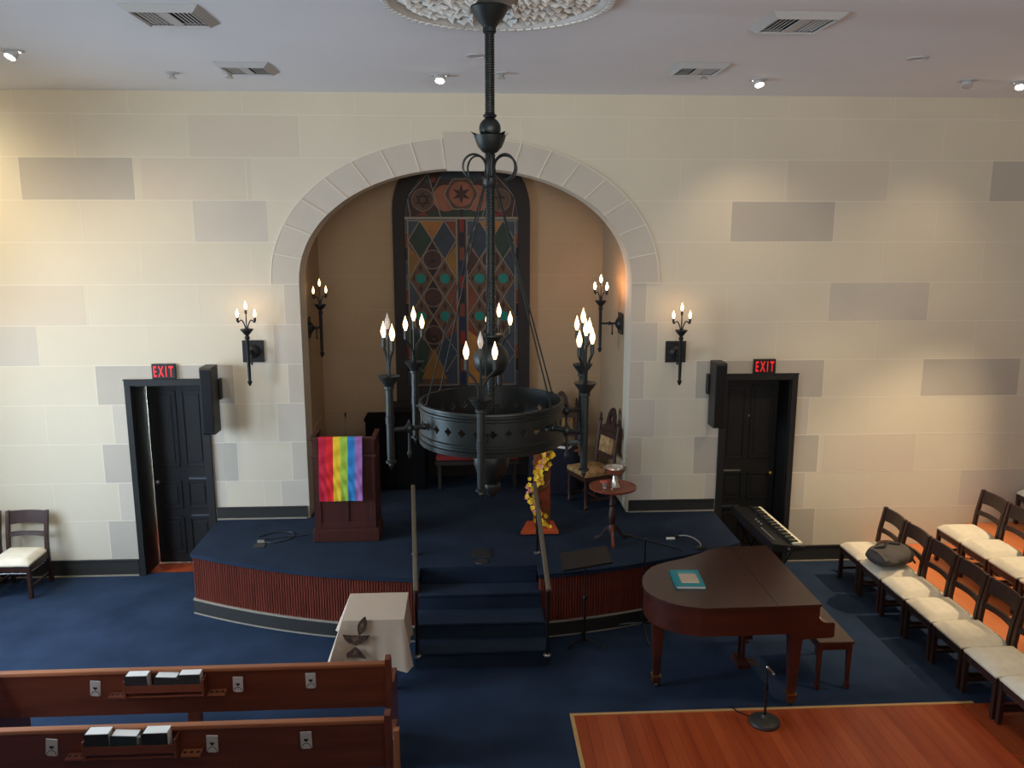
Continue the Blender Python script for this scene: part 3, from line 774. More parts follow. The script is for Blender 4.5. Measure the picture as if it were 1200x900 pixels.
# ------------------------------------------------------------------ pews, racks, books, cards
def pew(y, right, label):
    """seen from behind: the back panel's rear face looks to the camera"""
    p = thing('church_pew', label, 'pew', (-1.93, y, 0), 0, 'wooden pews facing the stage')
    hw = right + 1.93; TH = .80
    tilt = Matrix.Rotation(math.radians(6), 3, 'X')
    m = MB(); m.box((0, .02, .63), (2 * hw - .06, .022, .34), .003, tilt); m.build('back_panel', peww, p, smooth=0)
    m = MB(); m.box((0, 0, TH + .005), (2 * hw - .05, .05, .03), .011); m.build('top_rail', pewcap, p)
    m = MB(); m.box((0, .25, .475), (2 * hw - .06, .38, .03), .008); m.build('seat', peww, p, smooth=0)
    for s in (-1, 1):
        m = MB(); x = s * (hw - .015)
        prof = [(-.045, .86), (.02, .865), (.06, .80), (.07, .62), (.2, .56), (.42, .54), (.44, .5), (.42, .0), (-.02, .0), (-.03, .5)]
        m.prism(prof, (x - .018, 0, 0), (0, 1, 0), (0, 0, 1), (.036, 0, 0)); m.build('end_panel', peww, p, smooth=0)
    m = MB(); m.box((0, .05, .23), (.09, .05, .455), .004); m.box((-.0, .035, .62), (.07, .02, .33), .002, tilt); m.build('centre_support', peww, p, smooth=0)
    return p
p1 = pew(5.33, -.56, 'front wooden pew across the aisle from the cloth-covered table')
p2 = pew(4.66, -.50, 'second wooden pew, nearest the bottom left corner')
m = MB(); m.bx(1.455, 1.49, -.10, -.05, 0, .79, .004); m.build('end_post', palepost, p2, smooth=0)['label'] = 'narrow lighter wood end post'
def rack(parent, x0, x1, z, y=-.052+.002):
    m = MB(); m.bx(x0, x1, y - .035, y + .045, z - .012, z, .002); m.bx(x0, x1, y - .045, y - .035, z - .012, z + .045, .003)
    m.bx(x0, x1, y - .04, y - .03, z - .05, z - .035, .003)
    for x in (x0, x1): m.bx(x - .008, x + .008, y - .045, y + .045, z - .05, z + .075, .003)
    m.build('book_rack', peww, parent, smooth=0)
    for a, b_ in ((x0 - .125, x0 - .015), (x1 + .02, x1 + .135)):
        m = MB().use(pewcap if a > x0 else peww); m.bx(a, b_, y - .02, y + .045, z - .066, z - .046, .003)
        m.use(dark_gap)
        for k in range(3): m.lathe([(.0, 0), (.011, 0)], (a + (b_ - a) * (k + .5) / 3, y + .01, z - .0455), 10)
        m.bx(a + .004, b_ - .004, y - .0215, y - .019, z - .064, z - .060)
        m.build('cup_holder', None, parent, smooth=0)
rack(p1, -2.335 + 1.93, -1.818 + 1.93, .70); rack(p2, -2.31 + 1.93, -1.775 + 1.93, .70)
def book(x, y, z, wd, ht, th, ry, label, cover, openb=False):
    b = thing('hymnal', label, 'book', (x, y, z), 0, 'hymnals in the pew racks')
    rot = Matrix.Rotation(math.radians(ry), 3, 'Y')
    m = MB(); 
    for s in (-1, 1):
        m.box(rot @ Vector((0, s * (th / 2), ht / 2)), (wd, .004, ht), 0, rot)
    m.box(rot @ Vector((-wd / 2 + .002, 0, ht / 2)), (.004, th, ht), 0, rot)
    m.build('cover', cover, b, smooth=0)
    m = MB(); m.box(rot @ Vector((.003, 0, ht / 2 + .003)), (wd - .010, th - .006, ht - .002), 0, rot)
    if openb: m.box(rot @ Vector((wd / 2 - .02, -.012, ht - .012)), (.06, .018, .004), 0, rot @ Matrix.Rotation(.3, 3, 'Y'))
    m.build('pages', paper, b, smooth=0)
    return b
ry1, ry2 = 5.33 - .052, 4.66 - .052
book(-2.256, ry1, .701, .148, .112, .08, 0, 'upright dark hymnal, leftmost in the front pew rack', bookdark)
book(-2.066, ry1, .701, .145, .098, .08, 3, 'slumped dark hymnal in the middle of the front pew rack', bookdark, True)
book(-1.905, ry1, .701, .145, .112, .08, 0, 'upright black hymnal at the right end of the front pew rack', bookdark)
book(-2.228, ry2, .701, .142, .122, .08, 0, 'upright dark hymnal, leftmost in the second pew rack', bookdark)
book(-2.075, ry2, .701, .155, .106, .08, 3, 'slumped greenish hymnal in the middle of the second pew rack', bookgreen, True)
book(-1.888, ry2, .701, .15, .118, .08, 0, 'upright dark hymnal alone at the right of the second pew rack', bookdark)
def card(x, py, z, label, ry):
    c = thing('pew_card', label, 'card', (x, py - .03, z), 0, 'printed cards on the pew backs')
    rot = Matrix.Rotation(math.radians(ry), 3, 'Y') @ Matrix.Rotation(math.radians(4), 3, 'X')
    m = MB(); m.box((0, 0, .0), (.068, .006, .11), .001, rot); m.build('card_sheet', paper_g, c, smooth=0)
    m = MB()
    heart = []
    for i in range(20):
        t = 2 * PI * i / 20; heart.append((.0009 * 16 * math.sin(t) ** 3, .0009 * (13 * math.cos(t) - 5 * math.cos(2 * t) - 2 * math.cos(3 * t) - math.cos(4 * t))))
    u, v, nrm = rot @ Vector((1, 0, 0)), rot @ Vector((0, 0, 1)), rot @ Vector((0, -1, 0))
    m.prism(heart, nrm * .0035 + v * .0, u, v, nrm * .001)
    for s in (-1, 1):
        pts = [nrm * .004 + u * (s * .026 * math.cos(a)) + v * (-.05 + .028 * math.sin(a)) for a in [i * PI / 2 / 6 for i in range(7)]]
        m.tube(pts, .0022, 4)
    m.build('heart_print', ink, c, smooth=0)
    m = MB(); m.box(rot @ Vector((0, -.003, -.05)), (.05, .004, .02), .001, rot); m.build('clear_holder', paper_g, c, smooth=0)
card(-2.543, 5.305, .715, 'grey-white heart-printed card on the front pew, left of its book rack', 6)
card(-1.592, 5.305, .715, 'grey-white heart-printed card on the front pew, just right of its book rack', 3)
card(-1.10, 5.305, .728, 'grey-white printed card on the front pew, nearest its aisle end', 0)
card(-2.508, 4.635, .728, 'grey-white heart-printed card on the second pew, left of its book rack', 7)
card(-1.566, 4.635, .718, 'grey-white heart-printed card on the second pew, just right of its book rack', 3)
card(-1.005, 4.635, .722, 'grey-white printed card on the second pew, nearest its aisle end', 0)

# ------------------------------------------------------------------ cloth-covered table with chalice applique
TX0, TX1, TY0, TY1, TZ = -1.035, -.54, 6.27, 6.775, .665
tb = thing('side_table', 'small wooden table hidden under the ivory cloth beside the steps', 'table', ((TX0 + TX1) / 2, (TY0 + TY1) / 2, 0))
hx, hy = (TX1 - TX0) / 2 - .012, (TY1 - TY0) / 2 - .012
m = MB(); m.box((0, 0, TZ - .02), (2 * hx, 2 * hy, .03), .004); m.build('tabletop', tablew, tb, smooth=0)
for a in (-1, 1):
    for b_ in (-1, 1):
        m = MB(); m.box((a * (hx - .09), b_ * (hy - .09), (TZ - .035) / 2), (.035, .035, TZ - .036), .003); m.build('leg', black, tb, smooth=0)
m = MB()
def rr(n=25):                                                       # points round the top edge with outward normals
    P = []
    hx2, hy2 = hx + .014, hy + .014
    for (ax, ay, bx_, by_, nx_, ny_) in ((-hx2, -hy2, hx2, -hy2, 0, -1), (hx2, -hy2, hx2, hy2, 1, 0), (hx2, hy2, -hx2, hy2, 0, 1), (-hx2, hy2, -hx2, -hy2, -1, 0)):
        for i in range(n):
            t_ = i / n; P.append((ax + (bx_ - ax) * t_, ay + (by_ - ay) * t_, nx_, ny_, t_))
    return P
P = rr(); rows = []
for lv in range(13):
    v = lv / 12; row = []
    for (x, y, nx_, ny_, t_) in P:
        cor = max(0, 1 - min(t_, 1 - t_) * 4.5)                     # near a corner
        ex, ey = math.copysign(1, x), math.copysign(1, y)
        cx, cy = ex * .707, ey * .707
        fl_ = (.04 + (.004 if ny_ < 0 else .012) * math.sin(t_ * 19 + nx_ * 3)) * v + .0
        if nx_ > 0: fl_ *= .5
        ox, oy = nx_ * fl_, ny_ * fl_
        amp = .17 if ex < 0 else .015
        if ex > 0 and ey < 0: amp = .07
        ox += cx * amp * cor ** 1.3 * v; oy += cy * amp * .8 * cor ** 1.3 * v
        drop = .36 + .03 * cor + (.05 if ny_ < 0 and x > 0 else 0) * v
        row.append((x + ox, y + oy, TZ + .003 - drop * v))
    rows.append(row)
n = len(P); V = [[m.bm.verts.new(p) for p in r] for r in rows]
for a, b_ in zip(V, V[1:]):
    for i in range(n): m.bm.faces.new([a[i], a[(i + 1) % n], b_[(i + 1) % n], b_[i]])
m.bm.faces.new(V[0])
cl = m.build('tablecloth', linen, None, smooth=50, loc=((TX0 + TX1) / 2, (TY0 + TY1) / 2, 0))
tag(cl, 'ivory cloth with brown chalice print draped over table beside the steps', 'tablecloth')
m = MB()
mx, my = (TX0 + TX1) / 2, (TY0 + TY1) / 2
def ap(mt, poly, e): m.use(mt); m.prism([(x - mx, z) for x, z in poly], (0, -hy - .121, 0), (1, 0, 0), (0, .144, 1), (0, -e, 0))
def leaf(cx, cz, L, Wd, ang, n=9):
    P = [(L * (i / n - .5), Wd * math.sin(PI * i / n) ** .9) for i in range(n + 1)] + [(L * (.5 - i / n), -Wd * math.sin(PI * i / n) ** .9) for i in range(1, n)]
    c_, s_ = math.cos(ang), math.sin(ang); return [(cx + a * c_ - b_ * s_, cz + a * s_ + b_ * c_) for a, b_ in P]
ap(applique, leaf(-.873, .628, .165, .036, 1.25), .004); ap(applique_c, leaf(-.878, .62, .09, .014, 1.25), .005)
ap(applique, [(-1.045, .565), (-.99, .558), (-.92, .553), (-.85, .55), (-.81, .552), (-.84, .515), (-.88, .485), (-.925, .472), (-.98, .492), (-1.02, .53)], .004)
ap(applique_c, circ(-.93, .53, .026, 12), .005)
ap(applique, [(-1.03, .375), (-1.0, .41), (-.96, .44), (-.93, .46), (-.9, .44), (-.86, .385), (-.84, .36), (-.9, .375), (-.97, .38)], .004); ap(applique_c, [(-.96, .40), (-.93, .445), (-.91, .405)], .005)
m.build('chalice_print', None, cl, smooth=0)

# ------------------------------------------------------------------ grand piano
pi_ = thing('grand_piano', 'closed mahogany grand piano beside the timber floor', 'piano', (2.1, 6.4, 0))
O = Vector((2.1, 6.4))
outl = [(2.735, 5.88), (2.2, 5.865)] + [tuple(p) for p in catmull([(1.80, 5.86), (1.60, 5.94), (1.46, 6.09), (1.412, 6.26), (1.45, 6.47), (1.56, 6.66), (1.72, 6.77), (1.88, 6.84), (2.04, 6.93), (2.18, 7.03), (2.32, 7.085), (2.45, 7.10)], 4)] + [(2.735, 7.10)]
def inset(P, d):
    c = Vector((2.1, 6.45)); out = []
    n = len(P)
    for i, p in enumerate(P):
        a, b_ = Vector(P[i - 1]), Vector(P[(i + 1) % n]); t_ = (b_ - a).normalized(); nn = Vector((-t_.y, t_.x))
        if nn.dot(c - Vector(p)) < 0: nn = -nn
        out.append(tuple(Vector(p) + nn * d))
    return out
loc2 = lambda P: [(x - O.x, y - O.y) for x, y in P]
SEAM = 2.385
bodyP = inset(outl, .012)
m = MB(); m.prism(loc2(bodyP), (0, 0, .655), (1, 0, 0), (0, 1, 0), (0, 0, .222))
m.build('case', pianow, pi_, smooth=30)
main = [p for p in outl if p[0] <= SEAM]; 
m = MB(); m.prism(loc2([(SEAM - .002, 5.868)] + [p for p in main] + [(SEAM - .002, 7.095)]), (0, 0, .878), (1, 0, 0), (0, 1, 0), (0, 0, .02)); m.build('lid', pianolid, pi_, smooth=30)
m = MB(); m.prism(loc2([(SEAM + .002, 5.870), (SEAM + .002, 7.095), (2.735, 7.10), (2.735, 5.88)]), (0, 0, .878), (1, 0, 0), (0, 1, 0), (0, 0, .02)); m.build('front_lid', pianolid, pi_, smooth=0)
for nm, y0, y1 in (('cheek', 5.89, 5.955), ('cheek', 7.025, 7.09)):
    prof = [(2.70, .876), (2.722, .876)] + [(2.722 + .075 * (1 - math.cos(a)) , .80 - .062 * math.sin(a)) for a in [PI / 2 * i / 6 for i in range(7)]] + [(2.845, .738), (2.855, .72), (2.855, .625), (2.84, .61), (2.55, .60), (2.48, .655), (2.70, .655)]
    m = MB(); m.prism([(x - O.x, z) for x, z in prof], (0, y0 - O.y, 0), (1, 0, 0), (0, 0, 1), (0, y1 - y0, 0)); m.build(nm, pianow, pi_, smooth=30)
m = MB(); m.bx(.40, .745, -.445, .625, .605, .655, .004); m.build('keybed', pianow, pi_, smooth=0)
m = MB().use(ivory)
for i in range(52): m.bx(.635, .735, -.435 + i * 1.05 / 52 + .0008, -.435 + (i + 1) * 1.05 / 52 - .0008, .656, .675)
m.use(black)
for i in range(52):
    if i % 7 not in (2, 6): m.bx(.635, .695, -.435 + (i + 1) * 1.05 / 52 - .005, -.435 + (i + 1) * 1.05 / 52 + .005, .675, .686)
m.build('keys', None, pi_, smooth=0)
for x, y in ((1.545, 6.29), (2.565, 5.96), (2.565, 6.99)):
    m = MB().use(pianow); lx, ly = x - O.x, y - O.y
    m.box((lx, ly, .62), (.11, .11, .07), .006); m.box((lx, ly, .345), (.055, .055, .49), .004, None, 1.75); m.box((lx, ly, .07), (.07, .07, .06), .004)
    m.use(brass).box((lx, ly, .105), (.076, .076, .012)); m.tube([(lx - .012, ly, .018), (lx + .012, ly, .018)], .017, 12); m.box((lx, ly, .035), (.03, .03, .015))
    m.build('leg', None, pi_, smooth=30)
m = MB().use(pianow); 
for s in (-.05, .05): m.box((.22, .06 + s, .38), (.025, .02, .54))
m.box((.22, .06, .11), (.11, .2, .05), .006); m.use(brass)
for s in (-.045, 0, .045): m.box((.31, .06 + s, .10), (.09, .022, .008), .003)
m.build('pedal_lyre', None, pi_, smooth=0)
# bench
bn = thing('piano_bench', 'mahogany piano bench tucked under the keyboard end', 'bench', (3.0, 6.46, 0))
m = MB(); m.box((0, 0, .43), (.30, .66, .022), .006); m.build('bench_top', pianolid, bn, smooth=0)
m = MB(); 
for s in (-1, 1): m.bx(s * .125 - .01, s * .125 + .01, -.28, .28, .355, .418); m.bx(-.115, .115, s * .29 - .01, s * .29 + .01, .355, .418)
m.build('apron', pianow, bn, smooth=0)
for a in (-1, 1):
    for b_ in (-1, 1):
        m = MB(); m.box((a * .125, b_ * .29, .24), (.028, .028, .355), .003, None, 1.5); m.box((a * .125, b_ * .29, .032), (.036, .036, .062), .004); m.build('leg', pianow, bn, smooth=0)
# song book on the piano
sb = thing('song_book', 'teal book with a pale cover panel lying on the piano lid', 'book', (1.80, 6.375, .8985), math.radians(-4))
m = MB(); m.bx(-.118, .118, -.165, .165, .0, .003); m.bx(-.118, .118, -.165, .165, .021, .024); m.bx(-.118, -.114, -.165, .165, 0, .024); m.build('cover', teal, sb, smooth=0)
m = MB(); m.bx(-.113, .117, -.163, .163, .0032, .0208); m.build('pages', paper, sb, smooth=0)
m = MB().use(linen); m.bx(-.062, .085, -.10, .085, .024, .0248); m.use(paper); m.bx(-.055, .078, -.092, -.085, .0248, .0252); m.build('cover_panel', None, sb, smooth=0)
m = MB(); m.bx(-.06, .075, .105, .118, .024, .0246); m.build('title_strip', mat('pale_teal', S(110, 180, 180), .6), sb, smooth=0)

# ------------------------------------------------------------------ stands and microphones
def tripod(root, n, R, h, rot, mt, rr_=.009):
    for k in range(n):
        a = rot + 2 * PI * k / n
        m = MB(); m.tube([(0, 0, h), (R * .55 * math.cos(a), R * .55 * math.sin(a), h * .62), (R * math.cos(a), R * math.sin(a), .012)], rr_, 6); m.build('foot', mt, root)
ms = thing('music_stand', 'black music stand with tilted desk right of the steps', 'music stand', (1.045, 7.09 - .06, 0))
tripod(ms, 3, .19, .07, math.radians(-150), blackmetal)
m = MB(); m.tube([(0, 0, .03), (0, 0, .45)], .012, 10); m.tube([(0, 0, .44), (0, 0, .80)], .008, 8); m.build('pole', blackmetal, ms)
m = MB(); m.lathe([(.02, 0), (.022, .02), (.014, .04)], (0, 0, .44), 12, True); m.build('clutch', blackmetal, ms)
m = MB(); rt = Matrix.Rotation(math.radians(-9), 3, 'Y') @ Matrix.Rotation(math.radians(10), 3, 'X')
m.box(Vector((0, .02, .83)), (.45, .30, .006), .002, rt); m.box(Vector((0, .02, .83)) + rt @ Vector((0, -.15, .01)), (.45, .006, .02), .002, rt)
m.build('desk', black, ms, smooth=0)
m = MB(); m.ball((0, 0, .80), .016, 1, 10); m.build('swivel', steel, ms)

bs = thing('boom_microphone_stand', 'black boom microphone stand behind the tail of the piano', 'microphone stand', (1.63, 7.22, 0))
tripod(bs, 3, .27, .10, math.radians(150), blackmetal)
m = MB(); m.tube([(0, 0, .06), (0, 0, .55)], .012, 10); m.tube([(0, 0, .54), (0, 0, .93)], .008, 8); m.build('pole', blackmetal, bs)
m = MB(); m.lathe([(.018, 0), (.022, .02), (.018, .05)], (0, 0, .52), 12, True); m.ball((0, 0, .93), .02, 1, 10); m.build('clutch', blackmetal, bs)
m = MB(); m.tube([(-.16, 0, .975), (.33, 0, .83)], .007, 6); m.build('boom_arm', blackmetal, bs)
m = MB(); m.tube([(-.13, 0, .966), (-.19, 0, .984)], .016, 10); m.build('counterweight', blackmetal, bs)
m = MB(); m.tube([(.33, 0, .83), (.36, -.01, .82)], [.008, .015], 8); m.build('microphone_clip', blackmetal, bs)

rb = thing('straight_microphone_stand', 'black straight microphone stand with heavy round base on the timber floor', 'microphone stand', (2.262, 5.70, .0125))
m = MB(); m.lathe([(.0, 0), (.112, 0), (.118, .012), (.112, .03), (.085, .046), (.03, .055), (.016, .075), (.0, .075)], n=32); m.build('round_base', mat('stand_base', S(60, 58, 54), .5, metal=.3), rb)
m = MB(); m.tube([(0, 0, .06), (-.0, 0, .30)], .010, 8); m.tube([(0, 0, .29), (0, 0, .50)], .007, 8); m.build('pole', blackmetal, rb)
m = MB(); m.lathe([(.014, 0), (.017, .015), (.014, .04)], (0, 0, .28), 12, True); m.build('clutch', blackmetal, rb)
m = MB(); m.ball((0, 0, .47), .013, 1, 8); m.tube([(0, 0, .47), (.04, -.01, .43)], .008, 6); m.ball((.045, -.012, .42), .011, 1, 8); m.build('clip', steel, rb)
m = MB(); m.tube(catmull([(-.05, .05, .01), (-.12, .12, .004), (-.16, .16, .004), (-.19, .23, .008)], 6), .005, 5); m.build('cable', black, rb)

sm = thing('stage_microphone', 'small microphone on a pale curved cable arm behind the piano', 'microphone', (2.30, 7.72, SZ + .001))
m = MB(); m.lathe([(.05, 0), (.05, .012), (.012, .02)], n=16, caps=True); m.build('base', blackmetal, sm)
m = MB(); m.tube(catmull([(0, 0, .015), (0, .0, .05), (-.05, .04, .09), (-.12, .10, .10), (-.19, .15, .08)], 6), .006, 6); m.build('arm', bead_m, sm)
m = MB(); m.tube([(-.18, .145, .08), (-.20, .16, .07), (-.21, .17, .06)], [.01, .02, .016], 10); m.tube([(-.17, .16, .06), (-.17, .17, .13)], .006, 6); m.build('capsule', blackmetal, sm)
m = MB(); m.bx(-.09, .0, -.012, .012, 0, .02, .004); tag(m.build('floor_clip', paper, None, smooth=0, loc=(2.11, 7.98, SZ + .001)), 'small white strip lying on the stage carpet behind the piano', 'strip')

# digital keyboard on its stand, by the right door
kb = thing('electronic_keyboard', 'black electronic keyboard with pale keys by the right black door', 'keyboard', (3.10, 8.10, .66), math.radians(2))
m = MB().use(black); m.prism([(-.165, 0), (.165, 0), (.165, .045), (.02, .06), (-.165, .085)], (0, -.58, 0), (1, 0, 0), (0, 0, 1), (0, 1.16, 0)); m.build('keyboard_body', None, kb, smooth=0)
m = MB()
for i in range(44): m.bx(.06, .155, -.54 + i * 1.08 / 44 + .0006, -.54 + (i + 1) * 1.08 / 44 - .0006, .05, .074)
m.build('white_keys', ivory, kb, smooth=0)
m = MB()
for i in range(44):
    if i % 7 not in (2, 6): m.bx(.022, .118, -.54 + (i + 1) * 1.08 / 44 - .0085, -.54 + (i + 1) * 1.08 / 44 + .0085, .07, .085)
m.build('black_keys', black, kb, smooth=0)
m = MB(); ry = Matrix.Rotation(math.radians(7.7), 3, 'Y')
for i in range(9): m.box((-.10, -.45 + i * .04, .082), (.02, .018, .008), .002, ry)
for i in range(3): m.lathe([(.0, .01), (.012, .01), (.012, 0)], (-.06, -.02 + i * .07, .078), 10)
m.build('buttons', mat('grey_button', S(120, 120, 118), .5), kb, smooth=0)
m = MB(); m.lathe([(.0, 0), (.014, 0), (.014, .012), (0, .012)], (.0, -.58, .03), 10, rot=Matrix.Rotation(PI / 2, 3, 'X')); m.build('jack_socket', steel, kb)
ks = thing('keyboard_stand', 'black folding stand carrying the electronic keyboard', 'keyboard stand', (3.10, 8.10, 0), math.radians(2))
for y in (-.36, .36):
    for s in (-1, 1):
        m = MB(); m.tube([(s * .19, y + s * .015, .015), (-s * .15, y + s * .015, .64)], .014, 8); m.build('cross_leg', blackmetal, ks)
for s in (-1, 1):
    m = MB(); m.tube([(s * .15, -.42, .645), (s * .15, .42, .645)], .012, 8); m.build('support_bar', blackmetal, ks)
    m = MB(); m.tube([(s * .19, -.42, .016), (s * .19, .42, .016)], .014, 8); m.build('floor_bar', blackmetal, ks)
m = MB(); m.tube([(0, -.4, .33), (0, .4, .33)], .01, 8); m.build('pivot', steel, ks)

# ------------------------------------------------------------------ flower stand
fs = thing('flower_stand', 'reddish wooden post on a flat orange board, twined with flowers', 'stand', (.765, 8.33, SZ))
m = MB(); m.prism([(-.235, -.175), (.16, -.175), (.135, .145), (-.15, .145)], (0, 0, .018), (1, 0, 0), (0, 1, 0), (0, 0, .03)); m.bx(-.14, .1, -.12, .1, .0, .018); m.build('base_board', orangew, fs, smooth=0)
m = MB(); m.bx(-.085, .085, -.02, .08, .048, .93, .006); m.build('post', postw, fs, smooth=0)
ga = thing('flower_garland', 'garland of yellow and pink blossoms winding up the wooden post', 'flowers', (.765, 8.33, SZ))
m = MB(); pts = [(.085 * math.sin(a * 1.2) - .02, -.055 - .012 * math.cos(a * 2), .07 + a * .075) for a in [i * .5 for i in range(24)]]; m.tube(catmull(pts, 4), .006, 5); m.build('stem', greenleaf, ga)
def blossom(mb, c, r, nrm):
    q = Vector(nrm).normalized().to_track_quat('Z', 'Y').to_matrix(); c = Vector(c)
    ph = random.random() * 6
    for k in range(5):
        a = ph + 2 * PI * k / 5
        d0, d1 = Vector((math.cos(a), math.sin(a), 0)), Vector((-math.sin(a), math.cos(a), 0))
        P = [c + q @ v for v in (Vector((0, 0, 0)), d0 * r * .55 + d1 * r * .42 + Vector((0, 0, r * .3)), d0 * r + Vector((0, 0, r * .45)), d0 * r * .55 - d1 * r * .42 + Vector((0, 0, r * .3)))]
        mb.quad(*P)
    mb.ball(c + q @ Vector((0, 0, r * .15)), r * .2, 1, 6)
rnd = random.Random(3)
for i in range(96):
    t_ = i / 96; z = .055 + .90 * t_; a = z / .075 
    x = .10 * math.sin(z * 6 + 2.2) - .02 + rnd.gauss(0, .035)
    if .52 < z < .62: x += .03
    x = max(-.16, min(.17, x))
    y = (-.05 if abs(x) < .1 else -.02) - rnd.random() * .05
    m = MB(); blossom(m, (0, 0, 0), rnd.uniform(.022, .034), (rnd.uniform(-.6, .6) + x * 3, -1, rnd.uniform(.1, .9)))
    o = m.build('blossom', pink if rnd.random() < .2 else yellow, ga, smooth=0, recalc=False); o.location = (x, y, z)
m = MB()
for i in range(30):
    z = rnd.uniform(.1, .9); x = .10 * math.sin(z * 6 + 2.2) + rnd.gauss(0, .04); P = leaf(0, 0, .05, .012, rnd.random() * 6, 4)
    m.flat(P, (x, -.03 - rnd.random() * .04, z), (1, rnd.uniform(-.4, .4), 0), (0, rnd.uniform(-.5, .2), 1))
m.build('leaves', greenleaf, ga, smooth=0, recalc=False)

# ------------------------------------------------------------------ round table with goblet
tt = thing('pedestal_table', 'small round pedestal table at the right end of the stage', 'table', (1.445, 7.95, SZ))
m = MB(); m.lathe([(.0, .57), (.225, .57), (.238, .578), (.24, .592), (.226, .596), (.22, .588), (.0, .588)], n=40); m.build('round_top', tablew, tt)
m = MB(); m.lathe([(.05, .57), (.03, .54), (.026, .46), (.034, .40), (.022, .38), (.036, .33), (.042, .27), (.03, .21), (.024, .19), (.036, .17), (.04, .13), (.03, .10), (.0, .10)], n=20); m.build('turned_column', carved, tt)
for k in range(3):
    a = math.radians(-95 + 120 * k); m = MB()
    pts = catmull([(.02, .17), (.07, .13), (.12, .05), (.185, .012)], 5)
    R = []
    for i, p in enumerate(pts):
        w_ = .028 - .012 * i / len(pts); d_ = .014
        R.append([((p.x) * math.cos(a) - sy * d_ * math.sin(a), (p.x) * math.sin(a) + sy * d_ * math.cos(a), p.y + sz * w_ * .7) for sy, sz in ((-1, -1), (1, -1), (1, 1), (-1, 1))])
    m.rings([[(x, y, max(.001, z)) for x, y, z in r_] for r_ in R]); m.build('foot', tablew if k == 0 else carved, tt, smooth=30)
gb = thing('footed_bowl', 'shiny metal footed bowl on the round table', 'bowl', (1.46, 7.93, SZ + .5895))
m = MB(); m.lathe([(.0, .0), (.055, .0), (.056, .008), (.04, .03), (.026, .09), (.022, .12), (.0, .12)], n=28); m.build('foot', silver, gb)
m = MB(); m.lathe([(.0, .12), (.03, .122), (.07, .138), (.10, .17), (.112, .20), (.118, .205), (.108, .203), (.094, .172), (.065, .145), (.0, .134)], n=32); m.build('bowl', silver, gb)
cg = thing('drinking_glass', 'small glass topped with an orange-pink cloth beside the footed bowl', 'glass', (1.355, 7.90, SZ + .5895))
glassm = mat('clear_glass', (.9, .95, .95), .05); glassm.node_tree.nodes['Principled BSDF'].inputs['Transmission Weight'].default_value = .9
m = MB(); m.lathe([(.0, 0), (.02, 0), (.026, .06), (.024, .06), (.018, .006), (0, .006)], n=16); m.build('tumbler', glassm, cg)
m = MB(); m.box((-.01, -.0, .066), (.07, .05, .012), .004); m.build('folded_cloth', mat('coral_cloth', S(214, 104, 88), .8), cg)

# ------------------------------------------------------------------ alcove furniture
def carved_chair(loc, rz, label, seatm, group):
    r = thing('carved_armless_chair', label, 'chair', loc, rz, group)
    m = MB(); m.box((0, 0, .41), (.42, .40, .06), .018); m.box((0, 0, .40), (.38, .36, .09), .02); m.build('seat', seatm, r)
    m = MB(); m.box((0, 0, .355), (.42, .40, .05), .004); m.build('seat_rail', carved, r, smooth=0)
    for s in (-1, 1):
        m = MB(); m.lathe([(.02, 0), (.026, .03), (.016, .05), (.024, .12), (.016, .17), (.026, .22), (.02, .30), (.024, .335)], (s * .185, -.175, 0), 12, True); m.build('leg', carved, r)
        m = MB(); m.box((s * .19, .185, .165), (.036, .036, .33), .003); m.build('leg', carved, r, smooth=0)
        m = MB(); m.tube([(s * .185, .185, .335), (s * .187, .20, .6), (s * .19, .245, .93)], .019, 8); m.lathe([(.02, .93), (.026, .95), (.012, .965), (.02, .99), (.014, 1.01), (.0, 1.035)], (s * .19, .245, 0), 10); m.build('back_post', carved, r)
        m = MB(); m.box((s * .185, 0, .10), (.022, .33, .025), .003); m.build('stretcher', carved, r, smooth=0)
    m = MB(); m.box((0, 0, .115), (.35, .022, .025), .003); m.build('stretcher', carved, r, smooth=0)
    tl = Matrix.Rotation(math.radians(-8), 3, 'X')
    m = MB(); m.box((0, .205, .56), (.36, .025, .05), .004, tl); m.box((0, .232, .80), (.36, .03, .07), .004, tl)
    m.build('back_rail', carved, r, smooth=0)
    m = MB(); prof = []
    up = [(-.17, .0), (-.15, .06), (-.10, .07), (-.085, .12), (-.07, .20), (-.035, .26), (0, .28), (.035, .26), (.07, .20), (.085, .12), (.10, .07), (.15, .06), (.17, 0)]
    holeP = [(-.025, .12), (0, .09), (.025, .12), (.025, .18), (0, .21), (-.025, .18)]
    vs = [[Vector((a, b_, 0)) for a, b_ in up], [Vector((a, b_, 0)) for a, b_ in holeP]]
    fl_ = up + holeP
    for y in (0, .028):
        VV = [m.bm.verts.new((a, .238 + y + b_ * .14, .83 + b_)) for a, b_ in fl_]
        for t_ in tessellate_polygon(vs): m._face([VV[i] for i in t_])
    for L_ in (up, holeP):
        for (a, b_), (c_, d_) in zip(L_, L_[1:] + L_[:1]): m.quad((a, .238 + b_ * .14, .83 + b_), (c_, .238 + d_ * .14, .83 + d_), (c_, .266 + d_ * .14, .83 + d_), (a, .266 + b_ * .14, .83 + b_))
    m.build('carved_crest', carved, r, smooth=0)
    m = MB(); m.box((0, .21, .68), (.27, .035, .19), .012, tl); m.build('back_pad', seatm, r)
    return r
GC = 'carved chairs in the alcove'
oc = carved_chair((1.405, 9.16, SZ + .001), math.radians(-67), 'carved dark chair with gold patterned seat behind the round table', tapestry, GC)
dup(oc, (1.19, 10.03, SZ + .001), 0, 'carved dark chair with gold patterned back, half hidden behind the navy table', GC)
nt = thing('draped_table', 'table under a navy cloth behind the flower post', 'table', (1.02, 9.63, SZ))
m = MB(); m.box((0, 0, .54), (.56, .26, .025), .003); m.build('tabletop', tablew, nt, smooth=0)
